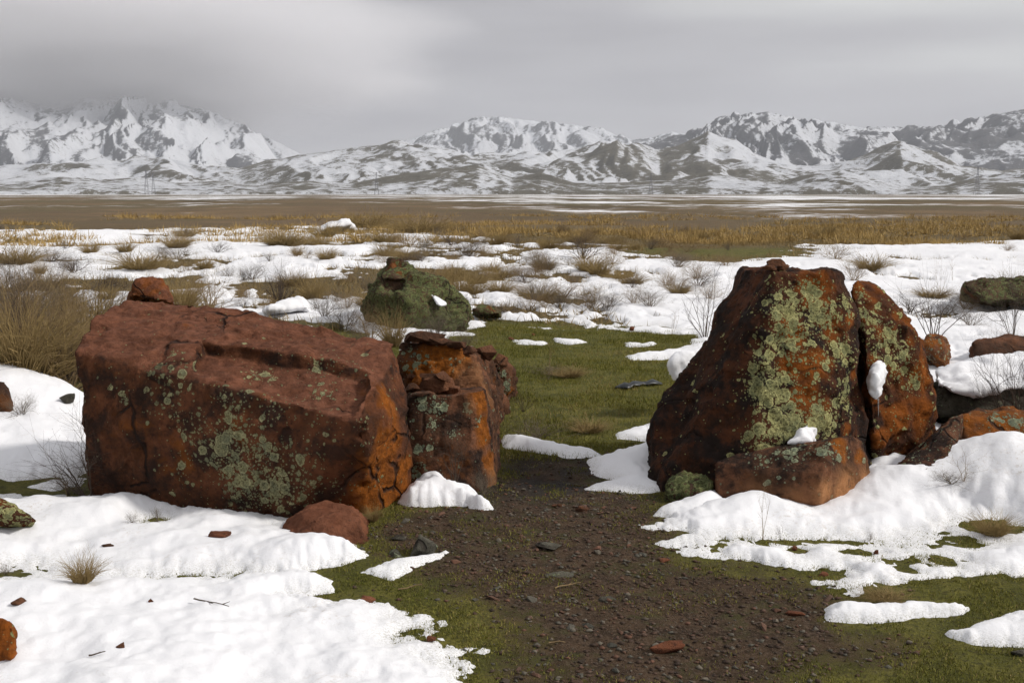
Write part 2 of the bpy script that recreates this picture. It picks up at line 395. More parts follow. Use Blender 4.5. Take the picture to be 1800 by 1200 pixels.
# ------------------------------------------------------------------ mountains
def az_el(px, py):
    d = ray(px, py); return math.atan2(d.x, d.y), math.atan2(d.z, math.hypot(d.x, d.y))
def mountains(name, label, sky, rb, rc, seed, material, spur=.32, spur_w=330, n_th=600, n_r=72, bare0=.1, rough=.02, foot=1.2):
    pts = np.array([az_el(*p) for p in sky]); a0, a1 = pts[0, 0], pts[-1, 0]
    az = np.linspace(a0, a1, n_th); el = np.interp(az, pts[:, 0], pts[:, 1])
    s = np.concatenate([np.linspace(0, 1, n_r), 1 + np.linspace(.04, .5, 10)])
    SS, AA = np.meshgrid(s, az, indexing='ij')
    rcv = rc * (1 + .07 * noise(az * 9, az * 0 + seed, s=seed))
    r = rb + (rcv[None, :] - rb) * SS
    x, y = r * np.sin(AA), r * np.cos(AA)
    H = CAM_H + rcv * np.tan(el)
    H = np.maximum(H, 2)[None, :]
    up = np.sin(np.clip(SS, 0, 1) * math.pi / 2) ** foot
    dn = np.clip(SS - 1, 0, 1)
    u = AA * rc; wv = 420 * fbm(x / 900, y / 900, o=3, s=seed + 3)
    # spurs and gullies run down the fall line and fade at the crest and the foot
    sp = fbm((u + wv) / spur_w, SS * 1.3 + seed, o=3, s=seed + 5, ridge=True, gain=.45) * .6 - .25
    sp2 = fbm(x / (spur_w * .6), y / (spur_w * .6), o=3, s=seed + 8, ridge=True, gain=.42) * .5 - .35
    env = np.clip(4.2 * SS ** .6 * (1.0 - SS), 0, 1)
    z = H * (up - 1.3 * dn) + H * spur * sp * env + H * spur * .38 * sp2 * env
    z = z + H * rough * fbm(x / 130, y / 130, o=3, s=seed + 11) * np.clip(SS * 2, 0, 1) * 1.6
    z = np.where(SS < .04, z * SS / .04 - 6 * (1 - SS / .04), z)
    elt = np.tan(el + .0009 * fbm(az * 140, az * 0 + seed * 1.7, o=4, s=seed + 40, gain=.6))
    mx = ((z - CAM_H) / r)[SS[:, 0] > .05].max(0)
    kf = np.clip(elt, .002, 1) / np.maximum(mx, 1e-4)
    ker = np.hanning(int(n_th * .055) // 2 * 2 + 1); ker /= ker.sum(); hp = len(ker) // 2; kf = np.convolve(np.pad(kf, hp, mode='edge'), ker, 'valid')
    z = np.where(SS > .04, CAM_H + (z - CAM_H) * kf[None, :], z)
    V = np.stack([x, y, z], -1)
    du = np.gradient(V, axis=1); dr = np.gradient(V, axis=0)
    N = np.cross(du, dr); N /= np.linalg.norm(N, axis=-1, keepdims=True) + 1e-9
    conv = sp + .6 * sp2
    bare = bare0 + .75 * np.clip(-N[..., 0] * 1.1, -.4, .6) + .22 * fbm((u + wv) / 300, SS * 2.2, o=3, s=seed + 20) + .38 * fbm((x + .6 * y) / 260, (y - .6 * x) / 520, o=4, s=seed + 21) + .30 * conv
    me = mesh_from(name, V.reshape(-1, 3), grid_faces(len(s), n_th), material)
    fattr(me, 'bare', np.clip(bare, 0, 1))
    return link(name, me, label, None, None, 'structure')
mountains('mountains', 'tall snow streaked mountain range rising into low cloud on the left',
    [(-500,150),(-300,165),(-120,150),(0,172),(60,182),(110,178),(150,172),(210,170),(300,178),(370,196),(430,222),(480,246),(530,272),(600,300),(700,335)], 5200, 8200, 4, M['mountain'], spur=.34, spur_w=300, bare0=.20, rough=.012, foot=1.5)
mountains('mountains', 'hazy snow covered far range in the middle of the skyline',
    [(560,330),(640,290),(700,250),(740,238),(790,222),(835,206),(880,205),(930,212),(985,216),(1030,222),(1060,226),(1110,246),(1150,240),(1180,232),(1220,240),(1300,330)], 7000, 9800, 12, M['mountain'], spur=.30, spur_w=320, bare0=.12, n_th=420, rough=.014, foot=1.4)
mountains('mountains', 'rugged speckled snow mountain on the right of the skyline',
    [(1090,280),(1130,252),(1180,240),(1230,226),(1262,206),(1300,200),(1350,196),(1390,206),(1440,212),(1500,222),(1540,224),(1590,222),(1640,222),(1690,212),(1740,202),(1800,192),(1900,180),(2050,200),(2300,190)], 4300, 6400, 23, M['mountain'], spur=.38, spur_w=250, bare0=.34, n_th=640, rough=.016, foot=1.4)
mountains('hills', 'snowy foothills with brown ridges in front of the mountains',
    [(-500,290),(-250,270),(-100,292),(0,290),(90,288),(160,282),(230,278),(300,276),(350,290),(420,296),(480,280),(560,268),(640,258),(720,247),(770,258),(830,272),(900,268),(960,266),(1020,262),(1075,244),(1110,252),(1160,264),(1205,250),(1245,232),(1290,248),(1340,274),(1400,292),(1460,290),(1520,272),(1585,246),(1640,268),(1690,290),(1760,300),(1850,290),(2000,270),(2300,280)], 2700, 4200, 37, M['foothill'], spur=.42, spur_w=230, n_th=760, bare0=.26, rough=.012, foot=1.1)
mountains('hills', 'low rounded snowy hills with olive bare strips at the edge of the plain',
    [(-500,325),(-200,318),(-60,322),(30,320),(110,310),(180,316),(240,312),(310,322),(380,318),(450,326),(540,318),(620,322),(700,306),(780,296),(840,290),(900,312),(950,304),(1010,318),(1090,322),(1180,316),(1250,302),(1300,312),(1370,320),(1430,304),(1480,298),(1530,312),(1590,330),(1660,326),(1730,306),(1800,304),(1950,310),(2300,322)], 1900, 2600, 51, M['foothill'], spur=.34, spur_w=150, n_th=760, n_r=48, bare0=.30, rough=.012, foot=.9)

# ------------------------------------------------------------------ snow
SNOWF = []
def snow_z(x, y):
    a, b = np.array([float(x)]), np.array([float(y)])
    t = max([0.0] + [float(f(a, b)[0]) for f, (q0, q1, r0, r1) in SNOWF if r0 < math.hypot(x, y) < r1 and q0 < math.degrees(math.atan2(x, y)) < q1])
    return gzs(x, y) + t
def snow_sheet(name, label, fn, box, cat=None, group=None, kind=None, step=(.075, .07), edge_w=.05):
    """box = az0, az1 (deg), r0, r1; fn(x, y) -> thickness (negative where bare)"""
    a0, a1, r0, r1 = box; SNOWF.append((fn, box))
    an = np.arange(math.degrees(math.atan(CAM_H / r0)), math.degrees(math.atan(CAM_H / r1)), -step[1])
    rr = CAM_H / np.tan(np.radians(an)); tt = np.radians(np.arange(a0, a1, step[0]))
    A, B = np.meshgrid(rr, tt, indexing='ij')
    x, y = A * np.sin(B), A * np.cos(B)
    t = fn(x, y)
    z = gz(x, y) + np.maximum(t, -.05)
    f = grid_faces(len(rr), len(tt))
    keep = t.ravel()[f].max(1) > -.012
    f = f[keep]
    if not len(f): return None
    used = np.unique(f); idx = np.full(x.size, -1); idx[used] = np.arange(len(used))
    me = mesh_from(name, np.stack([x.ravel(), y.ravel(), z.ravel()], 1)[used], idx[f][:, ::-1], M['snow'])
    fattr(me, 'edge', sstep(edge_w, 0.0, t.ravel()[used]))
    return link(name, me, label, cat, group, kind)
def snow_poly(name, label, pts, T=.05, w=.12, ragged=.05, mounds=(), holes=(), cat='snow patch', group=None, kind=None, step=(.088, .075), und=.012, seed=0, streak=3.0):
    poly = gpoly(pts)
    xs, ys = [p[0] for p in poly], [p[1] for p in poly]
    rs = [math.hypot(*p) for p in poly]; az = [math.degrees(math.atan2(*p)) for p in poly]
    mp = [(G(a, b), h, r) for a, b, h, r in mounds]; hp = [(G(a, b), rx, ry) for a, b, rx, ry in holes]
    sc = max(.5, min(2.5, np.mean(rs) / 5.5))
    def fn(x, y):
        nz = fbm(x * 5 / sc, y * 5 / sc / 1.2, o=5, s=seed + 61, gain=.6)
        sd = poly_sd(poly, x, y) + ragged * sc * (2.0 * nz + .9) + ragged * .22 * noise(x * 24 / sc, y * 24 / sc, s=seed + 77)
        for c, rx, ry in hp:
            q = np.hypot((x - c.x) / rx, (y - c.y) / (ry * 1.7)) + .75 * fbm(x * 9, y * 9, o=3, s=seed + 5)
            sd = np.minimum(sd, (q - 1) * min(rx, ry) * 1.2)
        i = np.maximum(sd, 0)
        t = T * (1 - np.exp(-i / w)) + np.minimum(sd, 0) * .8
        sat = np.clip(i / .12, 0, 1)
        t = t + sat * und * (fbm(x * 2.3, y * 2.3, o=4, s=seed + 15) * 2.2 + .30 * fbm(x * 11, y * 11, o=2, s=seed + 18))
        t = t - (1 - np.clip(i / .22, 0, 1)) * .016 * np.maximum(0, .05 + fbm(x * 17 / sc, y * 13 / sc, o=3, s=seed + 33, gain=.6))
        for c, h, r in mp: t = t + np.clip(i / .15, 0, 1) * h * np.exp(-((x - c.x) ** 2 + (y - c.y) ** 2) / (r * r))
        return t
    pad = .5
    return snow_sheet(name, label, fn, (min(az) - 3, max(az) + 3, max(1.5, min(rs) - pad), max(rs) + pad), cat, group, kind, step)
snow_poly('snow_drift', 'broad white snow drift filling the lower left corner below the red slab',
    [(-520,862),(-100,868),(60,872),(170,872),(300,890),(480,905),(560,925),(610,948),(636,985),(585,1000),(520,1012),(578,1024),(582,1036),(514,1046),(600,1064),(690,1070),(764,1096),(766,1112),(724,1117),(772,1122),(832,1138),(790,1152),(818,1166),(812,1182),(800,1215),(770,1320),(700,1500),(-700,1500)],
    T=.070, w=.24, ragged=.034, und=.017, cat='snow drift', seed=1,
    mounds=[(250,905,.05,.35),(430,1000,.03,.4),(560,985,.035,.25),(120,1090,.03,.5)],
    holes=[(270,912,.035,.02),(345,1012,.07,.008),(15,1005,.06,.03)])
snow_poly('snow_patch', 'thin tongue of snow pointing at the small grey rock', [(640,1012),(690,992),(730,986),(782,972),(772,985),(738,1001),(690,1022)], T=.035, w=.05, ragged=.012, und=.004, seed=2)
snow_poly('snow_patch', 'snow lying behind the left end of the red slab', [(-400,640),(10,668),(90,700),(150,716),(190,740),(190,825),(120,838),(60,834),(0,832),(-400,850)], T=.16, w=.25, ragged=.03, seed=3, mounds=[(60,740,.14,.6),(-40,720,.2,.6)])
snow_poly('snow_patch', 'small snow scrap under the bare twigs left of the slab', [(50,852),(90,840),(150,838),(140,852),(95,860)], T=.03, w=.05, ragged=.015, seed=4)
snow_poly('snow_bank', 'icy snow bank against the foot of the cracked red block', [(716,886),(760,890),(850,897),(838,880),(815,860),(800,835),(716,835)], T=.12, w=.10, ragged=.030, und=.03, seed=5, mounds=[(775,850,.07,.10),(735,855,.05,.06)], cat='snow bank')
snow_poly('snow_drift', 'large snow drift with grassy holes below the pointed boulder and its block',
    [(1122,931),(1190,914),(1250,880),(1330,850),(1540,838),(1620,822),(1680,800),(1800,800),(2250,770),(2250,985),(1830,1003),(1740,1012),(1640,1014),(1590,1016),(1505,1038),(1438,1022),(1500,1008),(1480,998),(1400,1003),(1330,992),(1216,976),(1300,958),(1220,962),(1150,958),(1210,944)],
    T=.090, w=.28, ragged=.034, und=.018, cat='snow drift', seed=6,
    mounds=[(1725,862,.19,.42),(1890,880,.14,.4),(1310,905,.05,.2),(1560,880,.06,.25)],
    holes=[(1360,952,.14,.022),(1462,948,.14,.02),(1590,1000,.055,.05),(1655,985,.06,.03),(1515,968,.06,.035),(1400,965,.03,.03),(1745,925,.11,.07),(1590,990,.05,.02),(1700,950,.045,.05)])
snow_poly('snow_patch', 'long thin snow strip alone on the turf at lower right', [(1447,1066),(1500,1062),(1600,1064),(1706,1070),(1690,1080),(1600,1086),(1540,1091),(1450,1088)], T=.05, w=.035, ragged=.006, und=.004, seed=7)
snow_poly('snow_patch', 'wedge of snow on the turf cut by the right edge', [(1668,1114),(1730,1096),(1800,1076),(1980,1060),(1980,1150),(1800,1134),(1700,1130)], T=.055, w=.045, ragged=.010, und=.006, seed=8)
snow_poly('snow_patch', 'snow tongue against the dark left foot of the pointed boulder', [(1028,806),(1080,795),(1165,770),(1170,860),(1110,862),(1036,852),(1085,836),(1040,822)], T=.085, w=.13, ragged=.016, und=.010, seed=9)
snow_poly('snow_patch', 'narrow snow strip at the near edge of the lawn', [(884,766),(915,770),(960,778),(1000,780),(1062,799),(1000,802),(950,795),(890,788)], T=.05, w=.06, ragged=.012, seed=10)
snow_poly('snow_patch', 'small snow triangle beside the boulder at the edge of the lawn', [(1082,762),(1170,736),(1170,778),(1090,772)], T=.05, w=.07, ragged=.01, seed=11)
for n_, (lab, pts) in enumerate([
        ('snow sliver on the lawn nearest the cracked red rocks', [(905,597),(960,603),(950,608),(915,606)]),
        ('snow sliver in the middle of the far lawn', [(975,595),(1030,600),(1005,604),(978,601)]),
        ('small pale snow sliver on the lawn left of the pointed boulder', [(1098,601),(1152,604),(1140,608),(1102,607)]),
        ('long snow tongue reaching over the lawn from behind the boulder', [(1104,627),(1160,620),(1260,596),(1260,628),(1180,632),(1112,633)])]):
    snow_poly('snow_patch', lab, pts, T=.05, w=.1, ragged=.012, seed=20 + n_, step=(.06, .035))
snow_poly('snow_patch', 'snow hump beside the round lichen rock and the front block', [(1148,905),(1172,888),(1262,866),(1290,890),(1262,912),(1200,914)], T=.09, w=.07, ragged=.008, seed=12)
snow_poly('snow_bank', 'snow heaped between the split boulder and the tilted dark rock', [(1500,850),(1525,790),(1600,760),(1680,750),(1690,800),(1610,850)], T=.16, w=.2, ragged=.02, seed=13, cat='snow bank')
MID = gpoly([(-700,640),(0,612),(200,600),(420,556),(590,572),(640,592),(700,640),(760,640),(845,560),(900,566),(1000,574),(1100,583),(1240,587),(1300,640),(1500,700),(1640,720),(2500,760),(2500,424),(1800,424),(1420,430),(1410,452),(1290,460),(1100,452),(1080,430),(960,428),(800,412),(600,398),(300,402),(0,406),(-700,408)])
def mid_fn(x, y):
    sd = poly_sd(MID, x, y)
    r = np.hypot(x, y); az = np.degrees(np.arctan2(x, y))
    cover = .10 + .42 * sstep(3, 9, az + 2.2 * fbm(x * .15, y * .15, o=2, s=81)) + .22 * sstep(19, 14.5, r) + .22 * sstep(-5, -16, az) * sstep(22, 34, r)
    n = .75 * fbm(x * .36, y * .30, o=3, s=71, gain=.55) + .42 * fbm(x * 2.0, y * 1.1, o=4, s=72, gain=.62)
    i = np.minimum(n + cover, sd * (.55 / (1 + r * .03)) + .25 * fbm(x * 1.1, y * 1.1, o=4, s=73, gain=.6))
    t = .085 * (1 - np.exp(-np.maximum(i, 0) / .20)) + np.minimum(i, 0) * .35
    return t + np.clip(i * 4, 0, 1) * (.05 * fbm(x * .9, y * .9, o=4, s=75) + .012 * fbm(x * 5, y * 5, o=3, s=76))
snow_sheet('snow_field', 'wide patchy snow field full of shrubs behind the rocks', mid_fn, (-38, 38, 7.2, 66), None, None, 'stuff', step=(.085, .035))

# ------------------------------------------------------------------ rocks
def hull_into(bm, pts):
    t = bmesh.new()
    for p in pts: t.verts.new(p)
    r = bmesh.ops.convex_hull(t, input=t.verts)
    bmesh.ops.delete(t, geom=[g for g in set(r['geom_interior'] + r['geom_unused']) if isinstance(g, bmesh.types.BMVert)], context='VERTS')
    bmesh.ops.recalc_face_normals(t, faces=t.faces)
    me = bpy.data.meshes.new('t'); t.to_mesh(me); t.free(); bm.from_mesh(me); bpy.data.meshes.remove(me)
def topt(p):
    if p[0] == 'w': return Vector(p[1:])
    if len(p) == 2: return G(p[0], p[1], -.07)
    return P(*p)
def rock(name, label, hulls, material, cuts=(), voxel=.014, low=.03, chip=.012, chip_sc=5, fine=.006, strata=0.0, seed=0, cat='boulder', group=None,
         lichen=(), lich0=0.0, orange=(), or0=.2, stain0=.3, stain=(), bare=(), lit_mauve=0.0, wob=.018, parent=None, carve=(), tilt=(0, 0, 1)):
    voxel *= 1.12 if cat == 'boulder' else 1.3
    bm = bmesh.new()
    for h in hulls: hull_into(bm, [topt(p) for p in h])
    me = bpy.data.meshes.new('raw'); bm.to_mesh(me); bm.free()
    o = bpy.data.objects.new('raw', me); COL.objects.link(o); junk = [o]
    if len(hulls) > 1:
        m = o.modifiers.new('r', 'REMESH'); m.mode = 'VOXEL'; m.voxel_size = voxel
    for c in cuts:
        b2 = bmesh.new(); hull_into(b2, [topt(p) for p in c]); m2 = bpy.data.meshes.new('cut'); b2.to_mesh(m2); b2.free()
        c_o = bpy.data.objects.new('cut', m2); COL.objects.link(c_o); junk.append(c_o)
        m = o.modifiers.new('b', 'BOOLEAN'); m.operation = 'DIFFERENCE'; m.solver = 'EXACT'; m.object = c_o
    m = o.modifiers.new('r2', 'REMESH'); m.mode = 'VOXEL'; m.voxel_size = voxel
    dg = bpy.context.evaluated_depsgraph_get(); dg.update()
    out = bpy.data.meshes.new_from_object(o.evaluated_get(dg), depsgraph=dg)
    for j in junk: md = j.data; bpy.data.objects.remove(j); bpy.data.meshes.remove(md)
    n = len(out.vertices); co = np.empty(n * 3, np.float32); out.vertices.foreach_get('co', co); co = co.reshape(-1, 3).astype(float)
    nr = np.empty(n * 3, np.float32); out.vertices.foreach_get('vector', nr) if False else out.vertex_normals.foreach_get('vector', nr); nr = nr.reshape(-1, 3).astype(float)
    q = co + seed * 3.17
    d = low * fbm(q[:, 0] * 2.2, q[:, 1] * 2.2, q[:, 2] * 2.2, o=3, s=seed)
    w = q + .06 * np.stack([noise(q[:, 0] * 6, q[:, 1] * 6, q[:, 2] * 6, s=seed + i) for i in (1, 2, 3)], 1)
    d += chip * facets(w, chip_sc, seed + 30) + chip * .55 * facets(w, chip_sc * 2.7, seed + 50)
    d += chip * .30 * facets(w, chip_sc * 6.5, seed + 70)
    d += fine * fbm(q[:, 0] * 14, q[:, 1] * 14, q[:, 2] * 14, o=3, s=seed + 9)
    if strata:
        a = q @ np.array(Vector(tilt).normalized())
        d += strata * fbm(q[:, 0] * 1.2, q[:, 1] * 1.2, a * 17, o=3, s=seed + 4)
    co2 = co + nr * d[:, None]
    for fq, am in ((4.5, wob), (12, wob * .4)):
        co2 = co2 + am * np.stack([noise(q[:, 0] * fq + 7 * i_, q[:, 1] * fq, q[:, 2] * fq - 3 * i_, s=seed + 90 + i_) for i_ in range(3)], 1)
    bv = None
    def hit(px, py):
        r_ = ray(px, py).normalized(); h_ = bv.ray_cast(Vector((0, 0, CAM_H)), r_)[0]
        return h_
    out.vertices.foreach_set('co', co2.astype(np.float32).ravel()); out.update()
    bv = BVHTree.FromPolygons([Vector(c) for c in co2], [tuple(p.vertices) for p in out.polygons])
    for px, py, rx, depth in carve:            # notches and pits
        h_ = hit(px, py)
        if h_ is None: continue
        dd = np.linalg.norm((co2 - np.array(h_)) * np.array([1, .6, 1]), axis=1) / rx + .3 * noise(q[:, 0] * 18, q[:, 1] * 18, q[:, 2] * 18, s=seed + 6)
        co2 = co2 - nr * (depth * sstep(1.0, .55, dd))[:, None]
    out.vertices.foreach_set('co', co2.astype(np.float32).ravel())
    def field(blobs, base):
        v = np.full(n, float(base))
        for b in blobs:
            h_ = hit(b[0], b[1])
            if h_ is None: continue
            st = b[3] if len(b) > 3 else 1.0
            dd = ((co2 - np.array(h_)) ** 2).sum(1) / (b[2] ** 2)
            v = np.maximum(v, st * np.exp(-dd)) if st > 0 else v * (1 + st * np.exp(-dd))
        return v
    fattr(out, 'lichen', field(lichen, lich0)); fattr(out, 'orange', field(orange, or0)); fattr(out, 'bare', field(bare, 0)); fattr(out, 'stain', field(stain, stain0) * (1 - .7 * (lit_mauve > 0) * sstep(.45, .8, nr[:, 2]))); fattr(out, 'lit_mauve', lit_mauve * sstep(.45, .85, nr[:, 2] + .25 * fbm(q[:, 0] * 5, q[:, 1] * 5, q[:, 2] * 5, o=3, s=seed + 80)))  # upward faces turn paler and less stained: daylight painted by face direction
    out.materials.clear(); out.materials.append(material)
    out.polygons.foreach_set('use_smooth', np.ones(len(out.polygons), bool)); out.name = name
    org = Vector((float(co2[:, 0].mean()), float(co2[:, 1].mean()), float(co2[:, 2].min())))
    out.vertices.foreach_set('co', (co2 - np.array(org)).astype(np.float32).ravel()); out.update()
    o = link(name, out, label, cat, group, None, parent); o.location = org
    return o

ROCKS = {}
def on_plane(px, py, A, B, C, dz=0.0):
    n = (B - A).cross(C - A); d = ray(px, py); o = Vector((0, 0, CAM_H - dz))
    p = o + d * ((A - o).dot(n) / d.dot(n)); p.z += dz
    return ('w', *p)
_T = (P(163, 556, 6.40), P(690, 603, 6.30), P(300, 527, 6.75))
_wall = [on_plane(a, b, *_T) for a, b in ((350,597),(393,609),(466,619),(558,627),(652,648))]
_base = [on_plane(a, b, *_T, dz=-.075) for a, b in ((366,624),(402,637),(466,647),(558,656),(646,678))]
_frnt = [on_plane(a, b, *_T, dz=-.095) for a, b in ((280,640),(340,655),(393,668),(466,682),(545,706),(622,722))]
_cut = _wall + _base + _frnt[1:] + [('w', p[1], p[2], p[3] + .4) for p in _wall + _frnt[1:]] + [('w', p[1] * .9, p[2] * .9, p[3] + .015 + k) for p in _frnt[1:] for k in (0, .4)]
_virt = [('w', p[1], p[2], p[3] + .085) for p in _frnt[2:]]
ROCKS['slab'] = rock('boulder', 'huge flat topped red slab boulder with pale lichen spots at left',
    [[(172,898),(300,915),(480,930),(640,926),(722,888),(215,815),(560,838),
      (721,760,6.0),(699,625,6.22),(690,603,6.30),(300,527,6.75),on_plane(225,531,*_T),(163,556,6.40),(134,622,6.05),(140,760,5.98),
      on_plane(250,616,*_T,dz=-.05),_frnt[0],on_plane(642,742,*_T,dz=-.085),on_plane(655,690,*_T,dz=-.02)] + _virt], M['slab'],
    cuts=[_cut],
    voxel=.011, low=.022, chip=.015, chip_sc=3.2, fine=.004, strata=.005, tilt=(.15, .1, 1), seed=2, or0=.20, stain0=.85, lich0=.04, lit_mauve=.8, wob=.022, stain=[(682,720,.2,-.95),(680,790,.2,-.95),(672,870,.2,-.95),(705,850,.15,-.9)],  # pale top and heavy stain on the front paint the slab's light and shade
    lichen=[(410,720,.12,.7),(350,760,.14,.55),(300,720,.12,.45),(450,790,.16,.7),(530,830,.16,.6),(600,860,.12,.4),(470,720,.12,.4),(410,760,.13,.85),(400,800,.16,.9),(430,850,.18,.9),(480,850,.16,.95),(390,700,.08,.6),(300,670,.16,.5),(270,650,.08,.55),(500,790,.12,.5),(330,820,.15,.35),(520,880,.15,.5),(560,740,.12,.35),(460,660,.10,.6),(560,690,.08,.7),(600,640,.1,.4),(300,625,.04,.9),(640,740,.05,.6),(650,780,.05,.5),(670,850,.06,.4),(560,650,.1,.5),(220,680,.08,.3)],
    orange=[(678,790,.22,1.05),(665,870,.22,1.15),(705,850,.18,1.1),(640,890,.10,.98),(685,710,.18,.85),(300,800,.25,.5),(420,740,.2,.55),(220,760,.15,.45)],
    carve=[(640,770,.035,.04),(640,855,.03,.03),(570,565,.03,.015),(430,560,.03,.015)])
ROCKS['point'] = rock('boulder', 'tall pointed boulder with dark left side and thick green lichen in front',
    [[(1150,880),(1322,905),(1430,900),(1540,860),(1545,800),(1250,790),(1180,830),
      (1238,610,6.75),(1262,535,6.85),(1308,474,6.8),(1345,465,6.62),(1362,482,6.40),(1464,478,6.48),(1480,484,6.6),(1300,480,7.2),(1470,492,7.2),(1502,560,6.55),(1514,700,6.42),(1326,640,6.28),(1322,800,6.18),(1245,700,6.55),(1502,600,7.1)],
     [(1140,872),(1200,888),(1320,900),(1145,800),(1230,780),(1148,760,6.55),(1152,706,6.72),(1180,672,6.82),(1238,615,6.8),(1300,690,6.45),(1230,760,6.4),(1300,840,6.2),(1142,840,6.42)]], M['boulder'],
    voxel=.012, low=.028, chip=.018, chip_sc=3.5, fine=.005, strata=.003, wob=.03, seed=5, or0=.20, stain0=1.0, lich0=.07,
    lichen=[(1390,540,.16,1),(1380,600,.15,1),(1420,520,.12,.9),(1360,680,.16,1.1),(1380,740,.18,1.1),(1440,740,.16,1),(1450,560,.14,.95),(1480,620,.14,.8),(1440,640,.12,.6),(1480,700,.14,.9),(1345,770,.12,1),(1340,640,.10,.8),(1490,540,.1,.7),(1280,590,.06,.5)],
    orange=[(1430,505,.16,.95),(1390,585,.12,.98),(1400,640,.14,.98),(1440,640,.14,.9),(1420,700,.2,.75),(1460,580,.15,.8),(1495,560,.05,.9),(1500,660,.06,.8),(1490,760,.08,.7),(1340,480,.08,.6)],
    carve=[(1240,690,.06,.03),(1220,690,.03,.03),(1320,600,.06,.025)])
ROCKS['split'] = rock('boulder', 'orange and green rounded boulder split off the pointed one',
    [[(1530,840),(1615,825),(1640,790),(1625,760),(1545,770),
      (1497,494,6.85),(1505,490,6.9),(1532,497,6.9),(1580,552,6.8),(1612,592,6.8),(1642,662,6.78),(1640,735,6.75),(1620,775,6.7),(1526,690,6.55),(1520,600,6.6),(1535,780,6.52),(1545,510,7.5),(1610,610,7.4),(1500,520,6.8)]], M['boulder'],
    voxel=.012, low=.03, chip=.022, chip_sc=4, fine=.006, seed=8, or0=.5, stain0=.6, lich0=.15,
    lichen=[(1530,560,.12,.9),(1560,600,.14,.9),(1575,640,.12,.8),(1600,670,.10,.7),(1545,620,.10,.7),(1520,520,.06,.7),(1590,620,.08,.8)],
    orange=[(1620,660,.14,.95),(1580,740,.16,.95),(1550,770,.12,.9),(1505,500,.08,.95),(1625,720,.12,.9),(1600,600,.06,.8)])
ROCKS['front'] = rock('boulder', 'low angular brown block with a sunlit orange end in front of the pointed boulder',
    [[(1258,905),(1345,915),(1440,918),(1540,890),(1525,850),(1270,855),
      (1256,815,6.02),(1300,797,6.05),(1462,775,5.92),(1500,762,6.02),(1518,772,6.12),(1530,820,6.10),(1442,835,5.74),(1440,870,5.72),(1262,860,5.94),(1300,800,6.3),(1490,770,6.35)]], M['block'],
    wob=.006, voxel=.010, low=.010, chip=.010, chip_sc=5, fine=.003, seed=11, or0=.18, stain0=.95, lich0=.08,
    lichen=[(1400,795,.10,.8),(1450,790,.08,.8),(1340,810,.08,.5),(1490,800,.05,.4)],
    orange=[(1480,790,.10,.9),(1510,800,.08,.9)], bare=[(1485,865,.11,1.5),(1520,855,.09,1.4),(1452,868,.07,1.3),(1330,875,.09,.45),(1400,880,.08,.5)])
rock('rock', 'small round rock crusted with green lichen at the foot of the pointed boulder',
    [[(1170,897),(1250,903),(1262,875),(1180,870),(1172,868,6.02),(1178,845,6.1),(1205,826,6.15),(1240,832,6.12),(1254,850,6.0),(1250,868,5.95),(1210,835,6.3)]], M['olive'],
    voxel=.009, low=.02, chip=.014, chip_sc=10, fine=.010, seed=14, or0=.05, stain0=.6, lich0=.95, cat='rock')
ROCKS['wall'] = rock('boulder', 'long cracked red rock wall behind the blocky red stone',
    [[(730,800),(790,805),(868,850),(872,760),(760,740),
      (704,612,7.0),(745,598,7.15),(792,603,6.95),(835,640,6.9),(868,720,6.85),(800,610,7.6),(850,626,7.6),(700,640,6.95),(866,690,7.0)],
     [(872,790),(890,735),(868,725),(800,760),(780,720),(800,612,7.5),(845,620,7.4),(868,640,8.2),(884,668,8.4),(878,700,8.2),(845,625,8.4)],
     [(884,722),(905,706),(905,698),(870,700),(868,640,8.6),(896,642,8.9),(906,668,9.0),(905,690,9.0),(880,632,9.3)]], M['block'],
    voxel=.014, low=.035, chip=.03, chip_sc=5, fine=.008, strata=.012, tilt=(.8, .2, .5), seed=17, or0=.30, stain0=.6, lich0=.06,
    lichen=[(735,635,.10,.6),(890,680,.09,1),(880,660,.08,.7),(800,640,.08,.4),(720,620,.06,.6)],
    orange=[(790,630,.18,1),(745,640,.2,.9),(730,660,.1,.8),(895,690,.1,.9)], bare=[(840,660,.12,.45),(850,690,.1,.5),(815,650,.07,.5),(860,760,.1,.35)])
ROCKS['mid'] = rock('boulder', 'blocky cracked red stone with grey lichen rosettes beside the slab',
    [[(716,885),(826,890),(872,866),(880,800),(730,830),
      (716,700,6.32),(722,694,6.35),(830,688,6.32),(852,684,6.42),(862,760,6.52),(868,800,6.56),(832,760,6.26),(720,690,6.85),(845,680,6.9)]], M['block'],
    wob=.010, voxel=.012, low=.016, chip=.016, chip_sc=4, fine=.005, seed=20, or0=.28, stain0=.95, lich0=.05,
    lichen=[(770,715,.07,.9),(745,710,.06,.7),(760,750,.05,.8),(800,760,.05,.7),(840,740,.04,.6),(735,800,.08,.6),(820,720,.03,.8),(735,830,.06,.8)],
    orange=[(845,700,.12,1),(850,760,.14,.95),(860,810,.13,.85),(838,690,.08,1)], bare=[(825,715,.035,.6),(866,840,.07,.6)])
